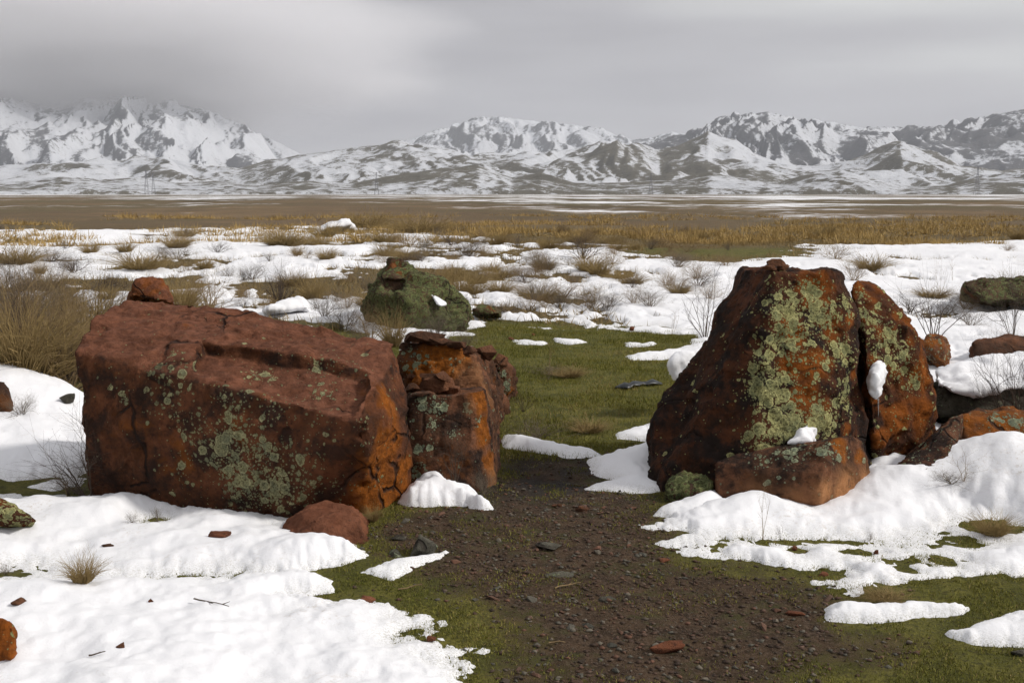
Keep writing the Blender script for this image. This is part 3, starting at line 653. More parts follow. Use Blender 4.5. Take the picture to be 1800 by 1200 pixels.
rock('boulder', 'olive lichen covered boulder with a red peak standing in the snow field',
    [[(640,575),(700,595),(815,590),(822,570),(690,545),
      (640,520,13.8),(648,495,14.0),(668,472,14.1),(685,459,14.2),(705,462,14.3),(735,490,14.2),(760,498,13.9),(805,510,13.9),(820,545,13.8),(815,575,13.6),(700,520,13.3),(760,500,14.6),(690,462,14.8)]], M['olive'],
    cuts=[[(668,488,13.6),(708,492,13.6),(676,512,13.2),(712,510,13.2),(690,494,12.8),(680,515,12.8),(670,490,13.9),(715,490,13.9),(712,512,13.75),(676,513,13.75)]],
    voxel=.028, low=.08, chip=.05, chip_sc=3, fine=.015, seed=23, or0=.1, stain0=.4, lich0=.85, orange=[(688,465,.14,1.1),(705,478,.12,.9),(720,490,.12,.7)], lichen=[(690,463,.15,-.9),(692,500,.16,-.95)])
rock('rock', 'small dark rock with an orange top just right of the olive boulder', [[(832,562),(875,564),(880,552),(840,548),(832,548,14.6),(845,537,14.8),(868,538,14.8),(880,552,14.7),(860,540,15.1)]], M['olive'],
    voxel=.022, low=.03, chip=.03, chip_sc=6, seed=25, lich0=.6, orange=[(862,540,.1,1)], cat='rock')
rock('rock', 'upright red rock peeking over the left end of the slab', [[(215,585),(305,580),(300,560),(225,560),(228,520,11.2),(235,496,11.3),(262,489,11.4),(285,493,11.4),(300,515,11.3),(305,535,11.2),(265,492,11.9)]], M['redstone'],
    voxel=.022, low=.03, chip=.03, chip_sc=5, seed=27, or0=.5, stain0=.6, lich0=.03, cat='rock')
rock('rock', 'dark red rock cut by the left edge beside the snow', [[(-120,800),(15,790),(25,765),(-100,760),(-110,690,7.6),(0,672,7.7),(15,690,7.6),(26,730,7.6),(22,770,7.5),(-60,668,7.9)]], M['block'], voxel=.015, seed=29, or0=.4, stain0=.8, cat='rock')
rock('rock', 'rounded yellow green lichen rock at the left edge in the snow', [[(-120,960),(40,950),(70,920),(-60,905),(-90,890,5.25),(-40,873,5.35),(10,880,5.32),(40,893,5.25),(60,912,5.18),(-60,880,5.7)]], M['boulder'], voxel=.011, low=.02, chip=.01, fine=.005, seed=31, or0=.45, lich0=.62, cat='rock')
rock('rock', 'orange crusted rock cut by the left edge at the bottom corner', [[(-150,1215),(0,1205),(22,1180),(-100,1130),(-90,1085,3.82),(0,1083,3.82),(20,1095,3.80),(27,1120,3.77),(18,1150,3.74),(-70,1075,4.05)]], M['boulder'], voxel=.009, low=.015, chip=.012, chip_sc=8, seed=33, or0=.85, lich0=.25, cat='rock')
rock('rock', 'rounded bare red rock in the snow in front of the slab', [[(462,990),(560,1000),(650,985),(655,930),(490,935),(472,945,5.32),(510,905,5.45),(560,891,5.55),(620,897,5.55),(645,915,5.5),(648,960,5.3),(560,915,5.25),(630,912,5.3),(600,893,5.75)]], M['redstone'],
    voxel=.010, low=.025, chip=.018, chip_sc=6, fine=.006, seed=35, or0=.12, lit_mauve=.5, stain0=.5, lich0=.0, cat='rock')
rock('rock', 'tilted dark red pointed rock half buried in the right snow drift', [[(1560,835),(1600,860),(1690,830),(1690,770),(1578,822,6.1),(1640,780,6.25),(1672,735,6.45),(1690,730,6.5),(1684,775,6.3),(1660,815,6.05),(1600,835,5.98),(1680,740,6.8)]], M['block'], voxel=.012, low=.02, chip=.015, chip_sc=6, seed=37, or0=.3, stain0=.95, lich0=.2, cat='rock')
rock('rock', 'long orange red block behind the right snow drift cut by the frame', [[(1680,810),(1960,830),(1960,760),(1690,760),(1688,738,6.75),(1700,726,6.85),(1830,724,6.85),(1960,730,6.9),(1960,800,6.6),(1692,800,6.62),(1830,722,7.2),(1960,722,7.3)]], M['block'], voxel=.014, low=.03, chip=.02, chip_sc=5, seed=39, or0=.62, stain0=.5, lich0=.12, lichen=[(1750,735,.07,.8),(1790,740,.08,.9)], cat='rock')
rock('rock', 'grey layered slab under a snow cap at far right', [[(1630,760),(1900,765),(1900,690),(1640,700),(1636,720,7.6),(1645,672,7.7),(1720,662,7.8),(1900,650,8.0),(1900,720,7.5),(1730,735,7.5)]], M['greystrata'], voxel=.016, low=.02, chip=.02, strata=.02, seed=41, or0=.05, stain0=.6, lich0=.15, cat='rock')
rock('rock', 'small red and grey rock behind the shoulder of the split boulder', [[(1610,655),(1665,655),(1670,640),(1620,635),(1615,605,10.2),(1630,592,10.3),(1660,591,10.3),(1667,610,10.2),(1660,645,10.1),(1640,592,10.7)]], M['block'], voxel=.018, low=.02, chip=.02, chip_sc=6, seed=43, or0=.55, stain0=.5, lich0=.3, cat='rock')
rock('rock', 'low flat red brown rock covered with dry stems near the right edge', [[(1705,645),(1850,650),(1880,625),(1715,625),(1708,598,10.6),(1725,592,10.8),(1800,588,10.9),(1880,590,10.9),(1880,625,10.6),(1712,622,10.5)]], M['block'], voxel=.02, low=.02, chip=.02, seed=45, or0=.2, stain0=.5, cat='rock')
rock('rock', 'mossy flat topped rock in the snow at the upper right edge', [[(1688,540),(1760,545),(1950,535),(1950,520),(1700,520),(1690,500,15.6),(1702,492,15.8),(1730,497,15.6),(1800,491,16.0),(1950,482,16.2),(1950,520,15.7),(1735,530,15.3),(1850,488,16.6)]], M['olive'], voxel=.028, low=.05, chip=.04, chip_sc=4, seed=47, or0=.1, lich0=.7, lichen=[(1705,515,.2,-.8)], orange=[(1700,515,.2,.7)], cat='rock')

# ------------------------------------------------------------------ loose stones
def stone_mesh(seed, sub=2, flat=.6, ang=.5):
    bm = bmesh.new(); r_ = random.Random(seed)
    pts = []
    for i in range(11):
        v = Vector((r_.gauss(0, 1), r_.gauss(0, 1), r_.gauss(0, 1))).normalized() * (.8 + .2 * r_.random())
        pts.append((v.x, v.y * .8, v.z * flat))
    hull_into(bm, pts)
    bmesh.ops.triangulate(bm, faces=bm.faces)
    for _ in range(sub): bmesh.ops.subdivide_edges(bm, edges=bm.edges, cuts=1, use_grid_fill=True); bmesh.ops.smooth_vert(bm, verts=bm.verts, factor=.10, use_axis_x=True, use_axis_y=True, use_axis_z=True)
    me = bpy.data.meshes.new('stone'); bm.to_mesh(me); bm.free()
    n = len(me.vertices); co = np.empty(n * 3, np.float32); me.vertices.foreach_get('co', co); co = co.reshape(-1, 3).astype(float)
    co *= (1 + .09 * fbm(co[:, 0] * 2.5 + seed, co[:, 1] * 2.5, co[:, 2] * 2.5, o=3, s=seed))[:, None]
    me.vertices.foreach_set('co', co.astype(np.float32).ravel()); me.update()
    return me
def put_stone(name, label, px, py, wpx, m, seed, flat=.6, yaw=None, long=1.0, cat='stone', group=None, sink=.35, z0=None, Y=None, tiltx=0.0, tone=None, sub=3, lich=0.0, orv=.2):
    me = stone_mesh(seed, sub, flat)
    n = len(me.vertices)
    fattr(me, 'lichen', np.full(n, lich)); fattr(me, 'orange', np.full(n, orv)); fattr(me, 'stain', np.full(n, .4)); fattr(me, 'bare', np.zeros(n))
    me.materials.append(m); me.polygons.foreach_set('use_smooth', np.full(len(me.polygons), sub > 2))
    c = G(px, py) if Y is None else P(px, py, Y)
    hw = wpx / F_PX * c.y / 2
    o = link(name, me, label, cat, group)
    o.scale = (hw, hw / long, hw)
    o.rotation_euler = (tiltx, 0, yaw if yaw is not None else rng.uniform(-.4, .4))
    z = (snow_z(c.x, c.y) if Y is None else c.z)
    o.location = (c.x, c.y, z + hw * flat * (1 - 2 * sink) * .8)
    return o
put_stone('stone', 'rounded dark grey stone beside the thin snow tongue', 738, 978, 70, M['greystone'], 3, .75, lich=.05, orv=.05, sink=.15)
put_stone('stone', 'flat mottled grey stone next to the rounded dark grey one', 697, 978, 56, M['greystone'], 4, .35, lich=.5, orv=.05)
put_stone('stone', 'thin pale grey stone leaning by the small red rock', 700, 952, 36, M['greystone'], 5, .4, orv=0)
put_stone('stone', 'red stone half sunk in the turf below the bare red rock', 645, 1058, 44, M['redstone'], 6, .55)
put_stone('stone', 'dark reddish stone lying on the snow edge near the path', 758, 1128, 24, M['redstone'], 7, .75, sink=.1)
put_stone('stone', 'long flat red brown stone on the path near the bottom', 1166, 1136, 100, M['redstone'], 8, .32, yaw=.28, long=2.1, sink=.2)
put_stone('stone', 'low grey green stone set in the path', 962, 966, 66, M['greystone'], 9, .28, lich=.2)
put_stone('stone', 'flat grassy grey stone in the middle of the path', 985, 1016, 62, M['greystone'], 10, .25, lich=.25)
put_stone('stone', 'flat pale stone on the path right of the grassy one', 1070, 1050, 46, M['greystone'], 11, .25)
put_stone('stone', 'broken flat red stone on the turf right of the path', 1396, 1076, 46, M['redstone'], 12, .35, long=1.4)
put_stone('stone', 'dark grey stone at the right edge under the snow wedge', 1792, 1150, 44, M['greystone'], 13, .5)
put_stone('stone', 'dull red stone in the snow between the slab and the bottom left', 388, 960, 56, M['redstone'], 14, .45, sink=.42)
put_stone('stone', 'small dark stone melted into the snow at lower left', 214, 1170, 24, M['block'], 15, .7, sink=.42)
put_stone('stone', 'tiny reddish stone melted into the snow above the lower one', 266, 1080, 15, M['redstone'], 16, .7, sink=.42)
put_stone('stone', 'dark twig littered stone in the snow near the slab', 190, 970, 26, M['block'], 17, .45, sink=.42)
put_stone('stone', 'brown stone poking out of the snow left of the orange rock', 36, 1092, 42, M['block'], 18, .5, sink=.3)
put_stone('stone', 'orange red stone on the thin snow right of the path', 1396, 964, 16, M['redstone'], 19, .9, sink=.2)
put_stone('stone', 'red flat stone under the front rim of the right snow drift', 1445, 1010, 34, M['redstone'], 20, .35)
put_stone('stone', 'red stone in a melt hole of the right snow drift', 1542, 972, 22, M['redstone'], 21, .6)
put_stone('stone', 'flat red stone in the middle of the bare path', 1166, 988, 38, M['redstone'], 22, .2)
put_stone('stone', 'dark stone at the inner end of the path', 1024, 897, 30, M['block'], 23, .6)
put_stone('stone', 'dark stone buried at the dip of the path', 980, 888, 26, M['block'], 24, .5)
put_stone('stone', 'small brick red stone on the snow rim behind the lawn', 1112, 582, 14, M['redstone'], 25, .9, sink=.2)
put_stone('stone', 'pointed red stone on the far lawn', 937, 590, 10, M['redstone'], 26, .9)
put_stone('stone', 'dark stone on the far lawn by the snow slivers', 897, 596, 16, M['block'], 27, .7)
put_stone('stone', 'small grey rock lying in the snow left of the slab', 120, 752, 46, M['greystone'], 28, .6, sink=.3)
# stones lying on the rocks
def top_of(px, py):
    d = ray(px, py); dg = bpy.context.evaluated_depsgraph_get(); dg.update()
    ok, loc, nrm, *_ = S.ray_cast(dg, Vector((0, 0, CAM_H)), d.normalized())
    return loc if ok else None
def perched(lab, px, py, wpx, seed, flat, m=M['block'], long=1.0, yaw=None, tilt=0.0, lift=.6, **k):
    loc = top_of(px, py)
    o = put_stone('loose_stone', lab, px, py, wpx * 1.3, m, seed, flat, yaw=yaw, long=long, Y=max(loc.y, .1), tiltx=tilt, sub=2, **k)
    o.location = loc + Vector((0, 0, o.scale[0] * flat * lift - .004))
    return o
perched('dark leaning stone of the little pile on top of the pointed boulder', 1366, 474, 36, 40, .4, lift=1.4, yaw=.3)
perched('rounded left stone of the little pile on the pointed boulder', 1355, 474, 26, 41, .5)
perched('rounded right stone of the little pile on the pointed boulder', 1376, 474, 22, 42, .6)
for i, (lab, px, py, w, fl, lg) in enumerate([
    ('dark flat stone tilted on the back of the red rock wall', 745, 604, 72, .34, 1.3),
    ('thin red stone on top of the orange end of the rock wall', 765, 606, 60, .25, 1.2),
    ('small red stone at the middle of the rock wall top', 800, 612, 36, .5, 1.0),
    ('angular red stone at the right of the rock wall top', 822, 622, 30, .55, 1.0),
    ('dark square stone on the far end of the rock wall', 852, 632, 42, .65, 1.0),
    ('upright square stone at the far right end of the rock wall', 880, 646, 28, .9, 1.0),
    ('flat red stone between the wall and the blocky stone', 748, 668, 60, .25, 1.2),
    ('large flat purple stone on the blocky red stone', 765, 688, 66, .45, 1.0),
    ('thick red stone on the front of the blocky stone', 792, 690, 40, .55, 1.0),
    ('small angular stone at the front left of the blocky stone', 742, 696, 34, .35, 1.0),
    ('small stone wedged by the slab on the blocky stone', 722, 690, 30, .6, 1.0),
    ('thin chip of stone on the right of the blocky stone', 812, 690, 30, .22, 1.0),
    ('little red stone behind the large flat purple one', 772, 672, 40, .5, 1.0),
    ('small dark stone at the back left of the rock wall', 715, 614, 30, .5, 1.0)]):
    perched(lab, px, py, w, 50 + i, fl, long=lg, lift=.75)
# gravel on the path
def scatter(n, box, keep, seed):
    g = np.random.default_rng(seed); out = []
    az = g.uniform(box[0], box[1], n * 4); r = np.sqrt(g.uniform(box[2] ** 2, box[3] ** 2, n * 4))
    x, y = r * np.sin(np.radians(az)), r * np.cos(np.radians(az))
    k = g.random(len(x)) < keep(x, y)
    return x[k][:n], y[k][:n], g
snow_zone = [gpoly(p) for p in ([(-520,862),(170,872),(480,905),(610,948),(620,985),(560,1040),(690,1080),(760,1110),(800,1150),(800,1215),(770,1320),(-700,1500)],
    [(1150,940),(1250,885),(1540,838),(1700,760),(2250,740),(2250,975),(1700,1000),(1500,1000),(1330,975),(1230,960)])]
def bare_ground(x, y):
    m = np.ones(x.shape)
    for p, f in zip(snow_zone, (SNOWF[0][0], [f for f, b_ in SNOWF if b_[1] > 30 and b_[3] < 9][0])):
        k_ = poly_sd(p, x, y) > -.25
        m[k_] *= f(x[k_], y[k_]) < .006
    return m
def stuff_mesh(name, base_v, base_f, x, y, z, sc, rot, tilt, tone, m, kind_label, smooth=False):
    n, nv = len(x), len(base_v)
    bv = base_v[None] * sc[:, None, :] if sc.ndim == 2 else base_v[None] * sc[:, None, None]
    c, s_ = np.cos(rot)[:, None], np.sin(rot)[:, None]; ct, st_ = np.cos(tilt)[:, None], np.sin(tilt)[:, None]
    X, Yv, Z = bv[..., 0], bv[..., 1], bv[..., 2]
    Y2, Z2 = Yv * ct - Z * st_, Yv * st_ + Z * ct
    V = np.stack([X * c - Y2 * s_ + x[:, None], X * s_ + Y2 * c + y[:, None], Z2 + z[:, None]], -1).reshape(-1, 3)
    Fm = (base_f[None] + (np.arange(n) * nv)[:, None, None]).reshape(-1, base_f.shape[1])
    me = mesh_from(name, V, Fm, m, smooth); fattr(me, 'tone', np.repeat(tone, nv))
    return link(name, me, kind_label, None, None, 'stuff')
oct_v, oct_f = [], []
_t = bmesh.new(); hull_into(_t, [(1, 0, 0), (-.9, .2, .1), (.1, 1, 0), (-.1, -1, .1), (.2, .1, 1), (0, 0, -1), (.7, .6, .5)]); bmesh.ops.triangulate(_t, faces=_t.faces); _t.verts.index_update(); _t.verts.ensure_lookup_table()
_r = random.Random(5)
oct_v = np.array([np.array(v.co) * (_r.uniform(.62, 1.1)) for v in _t.verts]); oct_f = np.array([[v.index for v in f.verts] for f in _t.faces]); _t.free()
x, y, g = scatter(12000, (-17, 21, 3.2, 7.6), lambda x, y: (.04 + dirt_mask(x, y)) * bare_ground(x, y) * (1 - .85 * np.exp(-(((x - DIPC.x) / .7) ** 2 + ((y - DIPC.y) / .5) ** 2))), 3)
sz = .0028 + .013 * g.random(len(x)) ** 5.0
stuff_mesh('gravel', oct_v, oct_f, x, y, gz(x, y) + sz * .15, np.stack([sz * 1.2, sz * g.uniform(.6, 1.2, len(x)), sz * g.uniform(.3, .7, len(x))], 1), g.uniform(0, 6.3, len(x)), g.normal(0, .25, len(x)), g.random(len(x)), M['pebble'], 'fine red and grey gravel strewn over the bare path')
protos = [stone_mesh(200 + i, 1, .45) for i in range(8)]
for i, me in enumerate(protos):
    me.materials.append(M['pebble']); fattr(me, 'tone', np.full(len(me.vertices), [.3, .68, .8, .5, .95, .3, .7, .85][i])); me.polygons.foreach_set('use_smooth', np.zeros(len(me.polygons), bool))
x, y, g = scatter(130, (-14, 19, 3.5, 6.8), lambda x, y: (.12 + dirt_mask(x, y)) * bare_ground(x, y) * .5, 8)
for i in range(len(x)):
    o = link('path_stone', protos[i % 8], ['small brick red stone', 'small pale red stone', 'small grey stone', 'small brown stone', 'small pale buff stone', 'small brick red stone', 'small pale red stone', 'small grey stone'][i % 8] + (' in the nearer gravel' if y[i] < 4.6 else ' in the farther gravel') + (' on the left' if x[i] < .2 else ' on the right'), 'stone', 'small stones scattered over the path')
    h = .013 + .030 * g.random() ** 2; o.scale = (h, h * g.uniform(.6, 1), h * g.uniform(.6, 1.1)); o.rotation_euler = (g.normal(0, .15), g.normal(0, .15), g.uniform(0, 6.3))
    o.location = (x[i], y[i], gzs(x[i], y[i]) + h * .1)

# ------------------------------------------------------------------ grass
def blades(n, g, hgt, wid, bend, m, x, y, tone, name, label, hm=1.0, az_=None, far=False):
    a = g.uniform(0, 6.283, n); h = hgt * g.uniform(.5, 1.25, n); w = wid * g.uniform(.7, 1.3, n)
    h = h * hm; lean = g.uniform(0, bend, n); la = g.uniform(0, 6.283, n) if az_ is None else az_ + g.normal(0, .7, n)
    z = gz(x, y) - .002
    ox, oy = np.cos(a) * w, np.sin(a) * w
    tx, ty = np.cos(la) * lean * h, np.sin(la) * lean * h
    mx, my, mz = x + tx * .35, y + ty * .35, z + h * .55
    V = np.stack([np.stack([x - ox, y - oy, z], 1), np.stack([x + ox, y + oy, z], 1), np.stack([mx + ox * .7, my + oy * .7, mz], 1), np.stack([mx - ox * .7, my - oy * .7, mz], 1), np.stack([x + tx, y + ty, z + h * np.sqrt(np.maximum(.15, 1 - lean ** 2 * .6))], 1)], 1).reshape(-1, 3)
    k = (np.arange(n) * 5)[:, None]
    F3 = np.concatenate([k + np.array([[0, 1, 2]]), k + np.array([[0, 2, 3]]), k + np.array([[3, 2, 4]])])
    if far:      # seen from afar a blade is one tapering face
        V = V.reshape(n, 5, 3)[:, [0, 1, 4]].reshape(-1, 3); F3 = np.arange(3 * n).reshape(-1, 3)
    me = mesh_from(name, V, F3, m, False); fattr(me, 'tone', np.repeat(tone, 3 if far else 5))
    return link(name, me, label, None, None, 'stuff')
def clump(x, y, f, s): return sstep(-.12, .25, fbm(x * f, y * f, o=3, s=s))
x, y, g = scatter(95000, (-20, 27, 3.3, 7.5), lambda x, y: ((1 - dirt_mask(x, y)) + .45 * dirt_mask(x, y) * clump(x, y, 3.1, 98) ** 3) * bare_ground(x, y) * (.15 + .85 * clump(x, y, 5, 91)), 11)
blades(len(x), g, .016, .0016, 1.3, M['blade'], x, y, np.clip(g.random(len(x)) * .55 + .35 * (fbm(x * 2, y * 2, o=3, s=93) + .35) + (g.random(len(x)) > .93) * .5, 0, 1), 'short_grass', 'short green winter grass on the turf beside the path')
lawn_in = gpoly([(560,556),(840,556),(1260,586),(1260,700),(1170,790),(1060,800),(860,800),(860,650),(600,600)])
x, y, g = scatter(66000, (-11, 11, 6.9, 15.5), lambda x, y: (poly_sd(lawn_in, x, y) > -.1) * (.25 + .75 * clump(x, y, 1.6, 95)), 12)
blades(len(x), g, .032, .0028, 1.1, M['blade'], x, y, np.clip(g.random(len(x)) * .5 + .55 * (fbm(x * .9, y * .9, o=3, s=96) + .30) + (g.random(len(x)) > .92) * .4, 0, 1), 'lawn_grass', 'short green grass of the lawn between the boulders', far=True)

# ------------------------------------------------------------------ shrubs and tufts
def segs_mesh(name, segs, m):
    s_ = np.array([(*a, *b, ra, rb) for a, b, ra, rb in segs]); a, b, ra, rb = s_[:, :3], s_[:, 3:6], s_[:, 6], s_[:, 7]
    d = b - a; d /= np.linalg.norm(d, axis=1, keepdims=True) + 1e-9
    ref = np.where(np.abs(d[:, 2:3]) > .9, np.array([[1., 0, 0]]), np.array([[0, 0, 1.]]))
    u = np.cross(d, ref); u /= np.linalg.norm(u, axis=1, keepdims=True); w = np.cross(d, u)
    ring = []
    for p, r_ in ((a, ra), (b, rb)):
        for k in range(3):
            t = 2.0944 * k; ring.append(p + (u * math.cos(t) + w * math.sin(t)) * r_[:, None])
    V = np.stack(ring, 1).reshape(-1, 3); o = (np.arange(len(s_)) * 6)[:, None]
    F4 = np.concatenate([o + np.array([[0, 1, 4, 3]]), o + np.array([[1, 2, 5, 4]]), o + np.array([[2, 0, 3, 5]])])
    return mesh_from(name, V, F4, m, False)
def shrub(seed, stems=14, h=1.0, spread=.7, depth=3, r0=.012, kink=.35, child=3, fall=.62, straight=0.0):
    r_ = random.Random(seed); segs = []
    def grow(p, d, ln, r1, lv):
        n = 3 if lv else 2
        for i in range(n):
            d = (d + Vector((r_.gauss(0, kink), r_.gauss(0, kink), r_.gauss(0, kink * .7) + straight * .1)) * .5).normalized()
            q = p + d * ln / n; r2 = r1 * (1 - .22)
            segs.append((tuple(p), tuple(q), r1, r2)); p, r1 = q, r2
            if lv and (i or r_.random() < .5):
                for _ in range(child if i else 1):
                    e_ = (d + Vector((r_.gauss(0, .7), r_.gauss(0, .7), r_.gauss(.1, .5)))).normalized()
                    grow(p, e_, ln * fall * r_.uniform(.6, 1.2), r1 * .62, lv - 1)
    for i in range(stems):
        a = r_.uniform(0, 6.283); t = r_.uniform(.05, spread)
        d = Vector((math.cos(a) * t, math.sin(a) * t, 1 - .45 * t)).normalized()
        grow(Vector((math.cos(a) * .06 * r_.random(), math.sin(a) * .06 * r_.random(), -.04)), d, h * r_.uniform(.45, .75), r0, depth)
    return segs
def tuft(seed, n=90, spread=.8, rad=.16, r0=.006):
    r_ = random.Random(seed); segs = []
    for i in range(n):
        a = r_.uniform(0, 6.283); b = rad * math.sqrt(r_.random()); t = r_.uniform(.05, spread)
        p = Vector((math.cos(a) * b, math.sin(a) * b, -.03)); d = Vector((math.cos(a) * t + r_.gauss(0, .15), math.sin(a) * t + r_.gauss(0, .15), 1)).normalized()
        ln = r_.uniform(.22, 1.05) if r_.random() < .8 else r_.uniform(.9, 1.25)
        for k in range(3):
            q = p + d * ln / 3; segs.append((tuple(p), tuple(q), r0 * (1 - k * .3), r0 * (1 - (k + 1) * .3) + .0004)); p = q
            d = (d + Vector((math.cos(a) * .22 * t, math.sin(a) * .22 * t, -.22)) + Vector((r_.gauss(0, .26), r_.gauss(0, .26), r_.gauss(0, .12)))).normalized()
    return segs
PR = {}
for i in range(3):
    PR['dark', i] = segs_mesh('shrub', shrub(300 + i, 18, 1.0, .95, 3, .012, .38, 2), M['twig_dark'])
    PR['grey', i] = segs_mesh('shrub', shrub(310 + i, 25, 1.0, 1.0, 3, .009, .42, 2, .6), M['twig_grey'])
    PR['tan', i] = segs_mesh('shrub', shrub(320 + i, 29, 1.0, 1.0, 3, .0085, .5, 2, .58), M['twig_tan'])
    PR['bare', i] = segs_mesh('shrub', shrub(330 + i, 8, 1.15, .75, 2, .012, .22, 2, .7, .5), M['twig_dark'])
    PR['straw', i] = segs_mesh('tuft', tuft(340 + i, 420, 1.15, .30, .009), M['straw'])
    PR['weed', i] = segs_mesh('weed', shrub(350 + i, 3, 1.2, .35, 2, .008, .25, 2, .5, .4), M['twig_tan'])
    PR['low', i] = segs_mesh('shrub', shrub(360 + i, 22, .8, 1.35, 3, .009, .55, 2, .6), M['twig_grey'])
def plant(name, kind, label, px, py, hpx, wpx=None, group=None, cat='shrub', var=None, z=None, sinkz=0.0):
    c = G(px, py); h = hpx / F_PX * c.y
    o = link(name, PR[kind, var if var is not None else rng.randrange(3)], label, cat, group)
    wid = (wpx or hpx * 1.3) / F_PX * c.y / 1.5
    k = {'low': .95, 'straw': .85}.get(kind, 1.05)
    o.scale = (wid, wid, h / k); o.rotation_euler = (0, 0, rng.uniform(0, 6.283))
    o.location = (c.x, c.y, snow_z(c.x, c.y) - .015 - sinkz if z is None else z)
    return o
LB = 'shrubs and grass crowding left of the slab'
for k_, (px, py, h, w, lab) in enumerate([(-10, 600, 120, 220, 'back'), (60, 590, 100, 200, 'upper'), (150, 600, 110, 150, 'inner'), (40, 720, 130, 160, 'lowest'), (110, 660, 110, 160, 'middle'), (170, 640, 90, 110, 'slab side')]):
    plant('grass_tuft', 'straw', lab + ' tan grass clump of the bushes left of the slab', px, py, h, w, LB, 'grass tuft')
for kind, lab, px, py, h, w in [
    ('tan', 'big tangle of tan stems at the left edge above the snow', 20, 700, 260, 300), ('dark', 'dark twiggy shrub at the left edge below the tan tangle', 45, 700, 180, 210), ('straw', 'low straw skirt under the left bushes', 60, 708, 110, 260), ('grey', 'grey twigs rising from the middle of the left bushes', 70, 640, 190, 230), ('dark', 'dark twigs poking from the top of the left bushes', 30, 600, 170, 200), ('tan', 'tan tangle in the upper left bushes', 130, 610, 130, 170), ('dark', 'dark tangle at the front of the left bushes', 120, 700, 160, 170),
    ('tan', 'tan bush pressed against the left end of the slab', 120, 706, 210, 200), ('dark', 'dark bush at the foot of the slab left end', 105, 705, 100, 130),
    ('grey', 'tall grey twiggy shrub behind the left end of the slab', 110, 600, 140, 170), ('dark', 'dark bare shrub beside the upright red rock', 190, 585, 105, 130),
    ('straw', 'straw coloured clump among the left bushes', 90, 660, 110, 150), ('straw', 'straw clump at the left edge', 10, 620, 100, 170), ('grey', 'grey shrub at the far left edge of the picture', -30, 610, 190, 240),
    ('straw', 'straw clump just behind the left edge of the slab', 150, 670, 130, 110), ('low', 'low tangled twigs in the snow by the dark red edge rock', 40, 772, 60, 90), ('bare', 'arching bare twigs over the snow at the left foot of the slab', 160, 880, 140, 200),
    ('low', 'low bare twigs spreading from the left base of the slab', 130, 868, 95, 170)]:
    plant('shrub', kind, lab, px, py, h, w, LB)
MF = 'shrubs and tufts standing in the snow field'
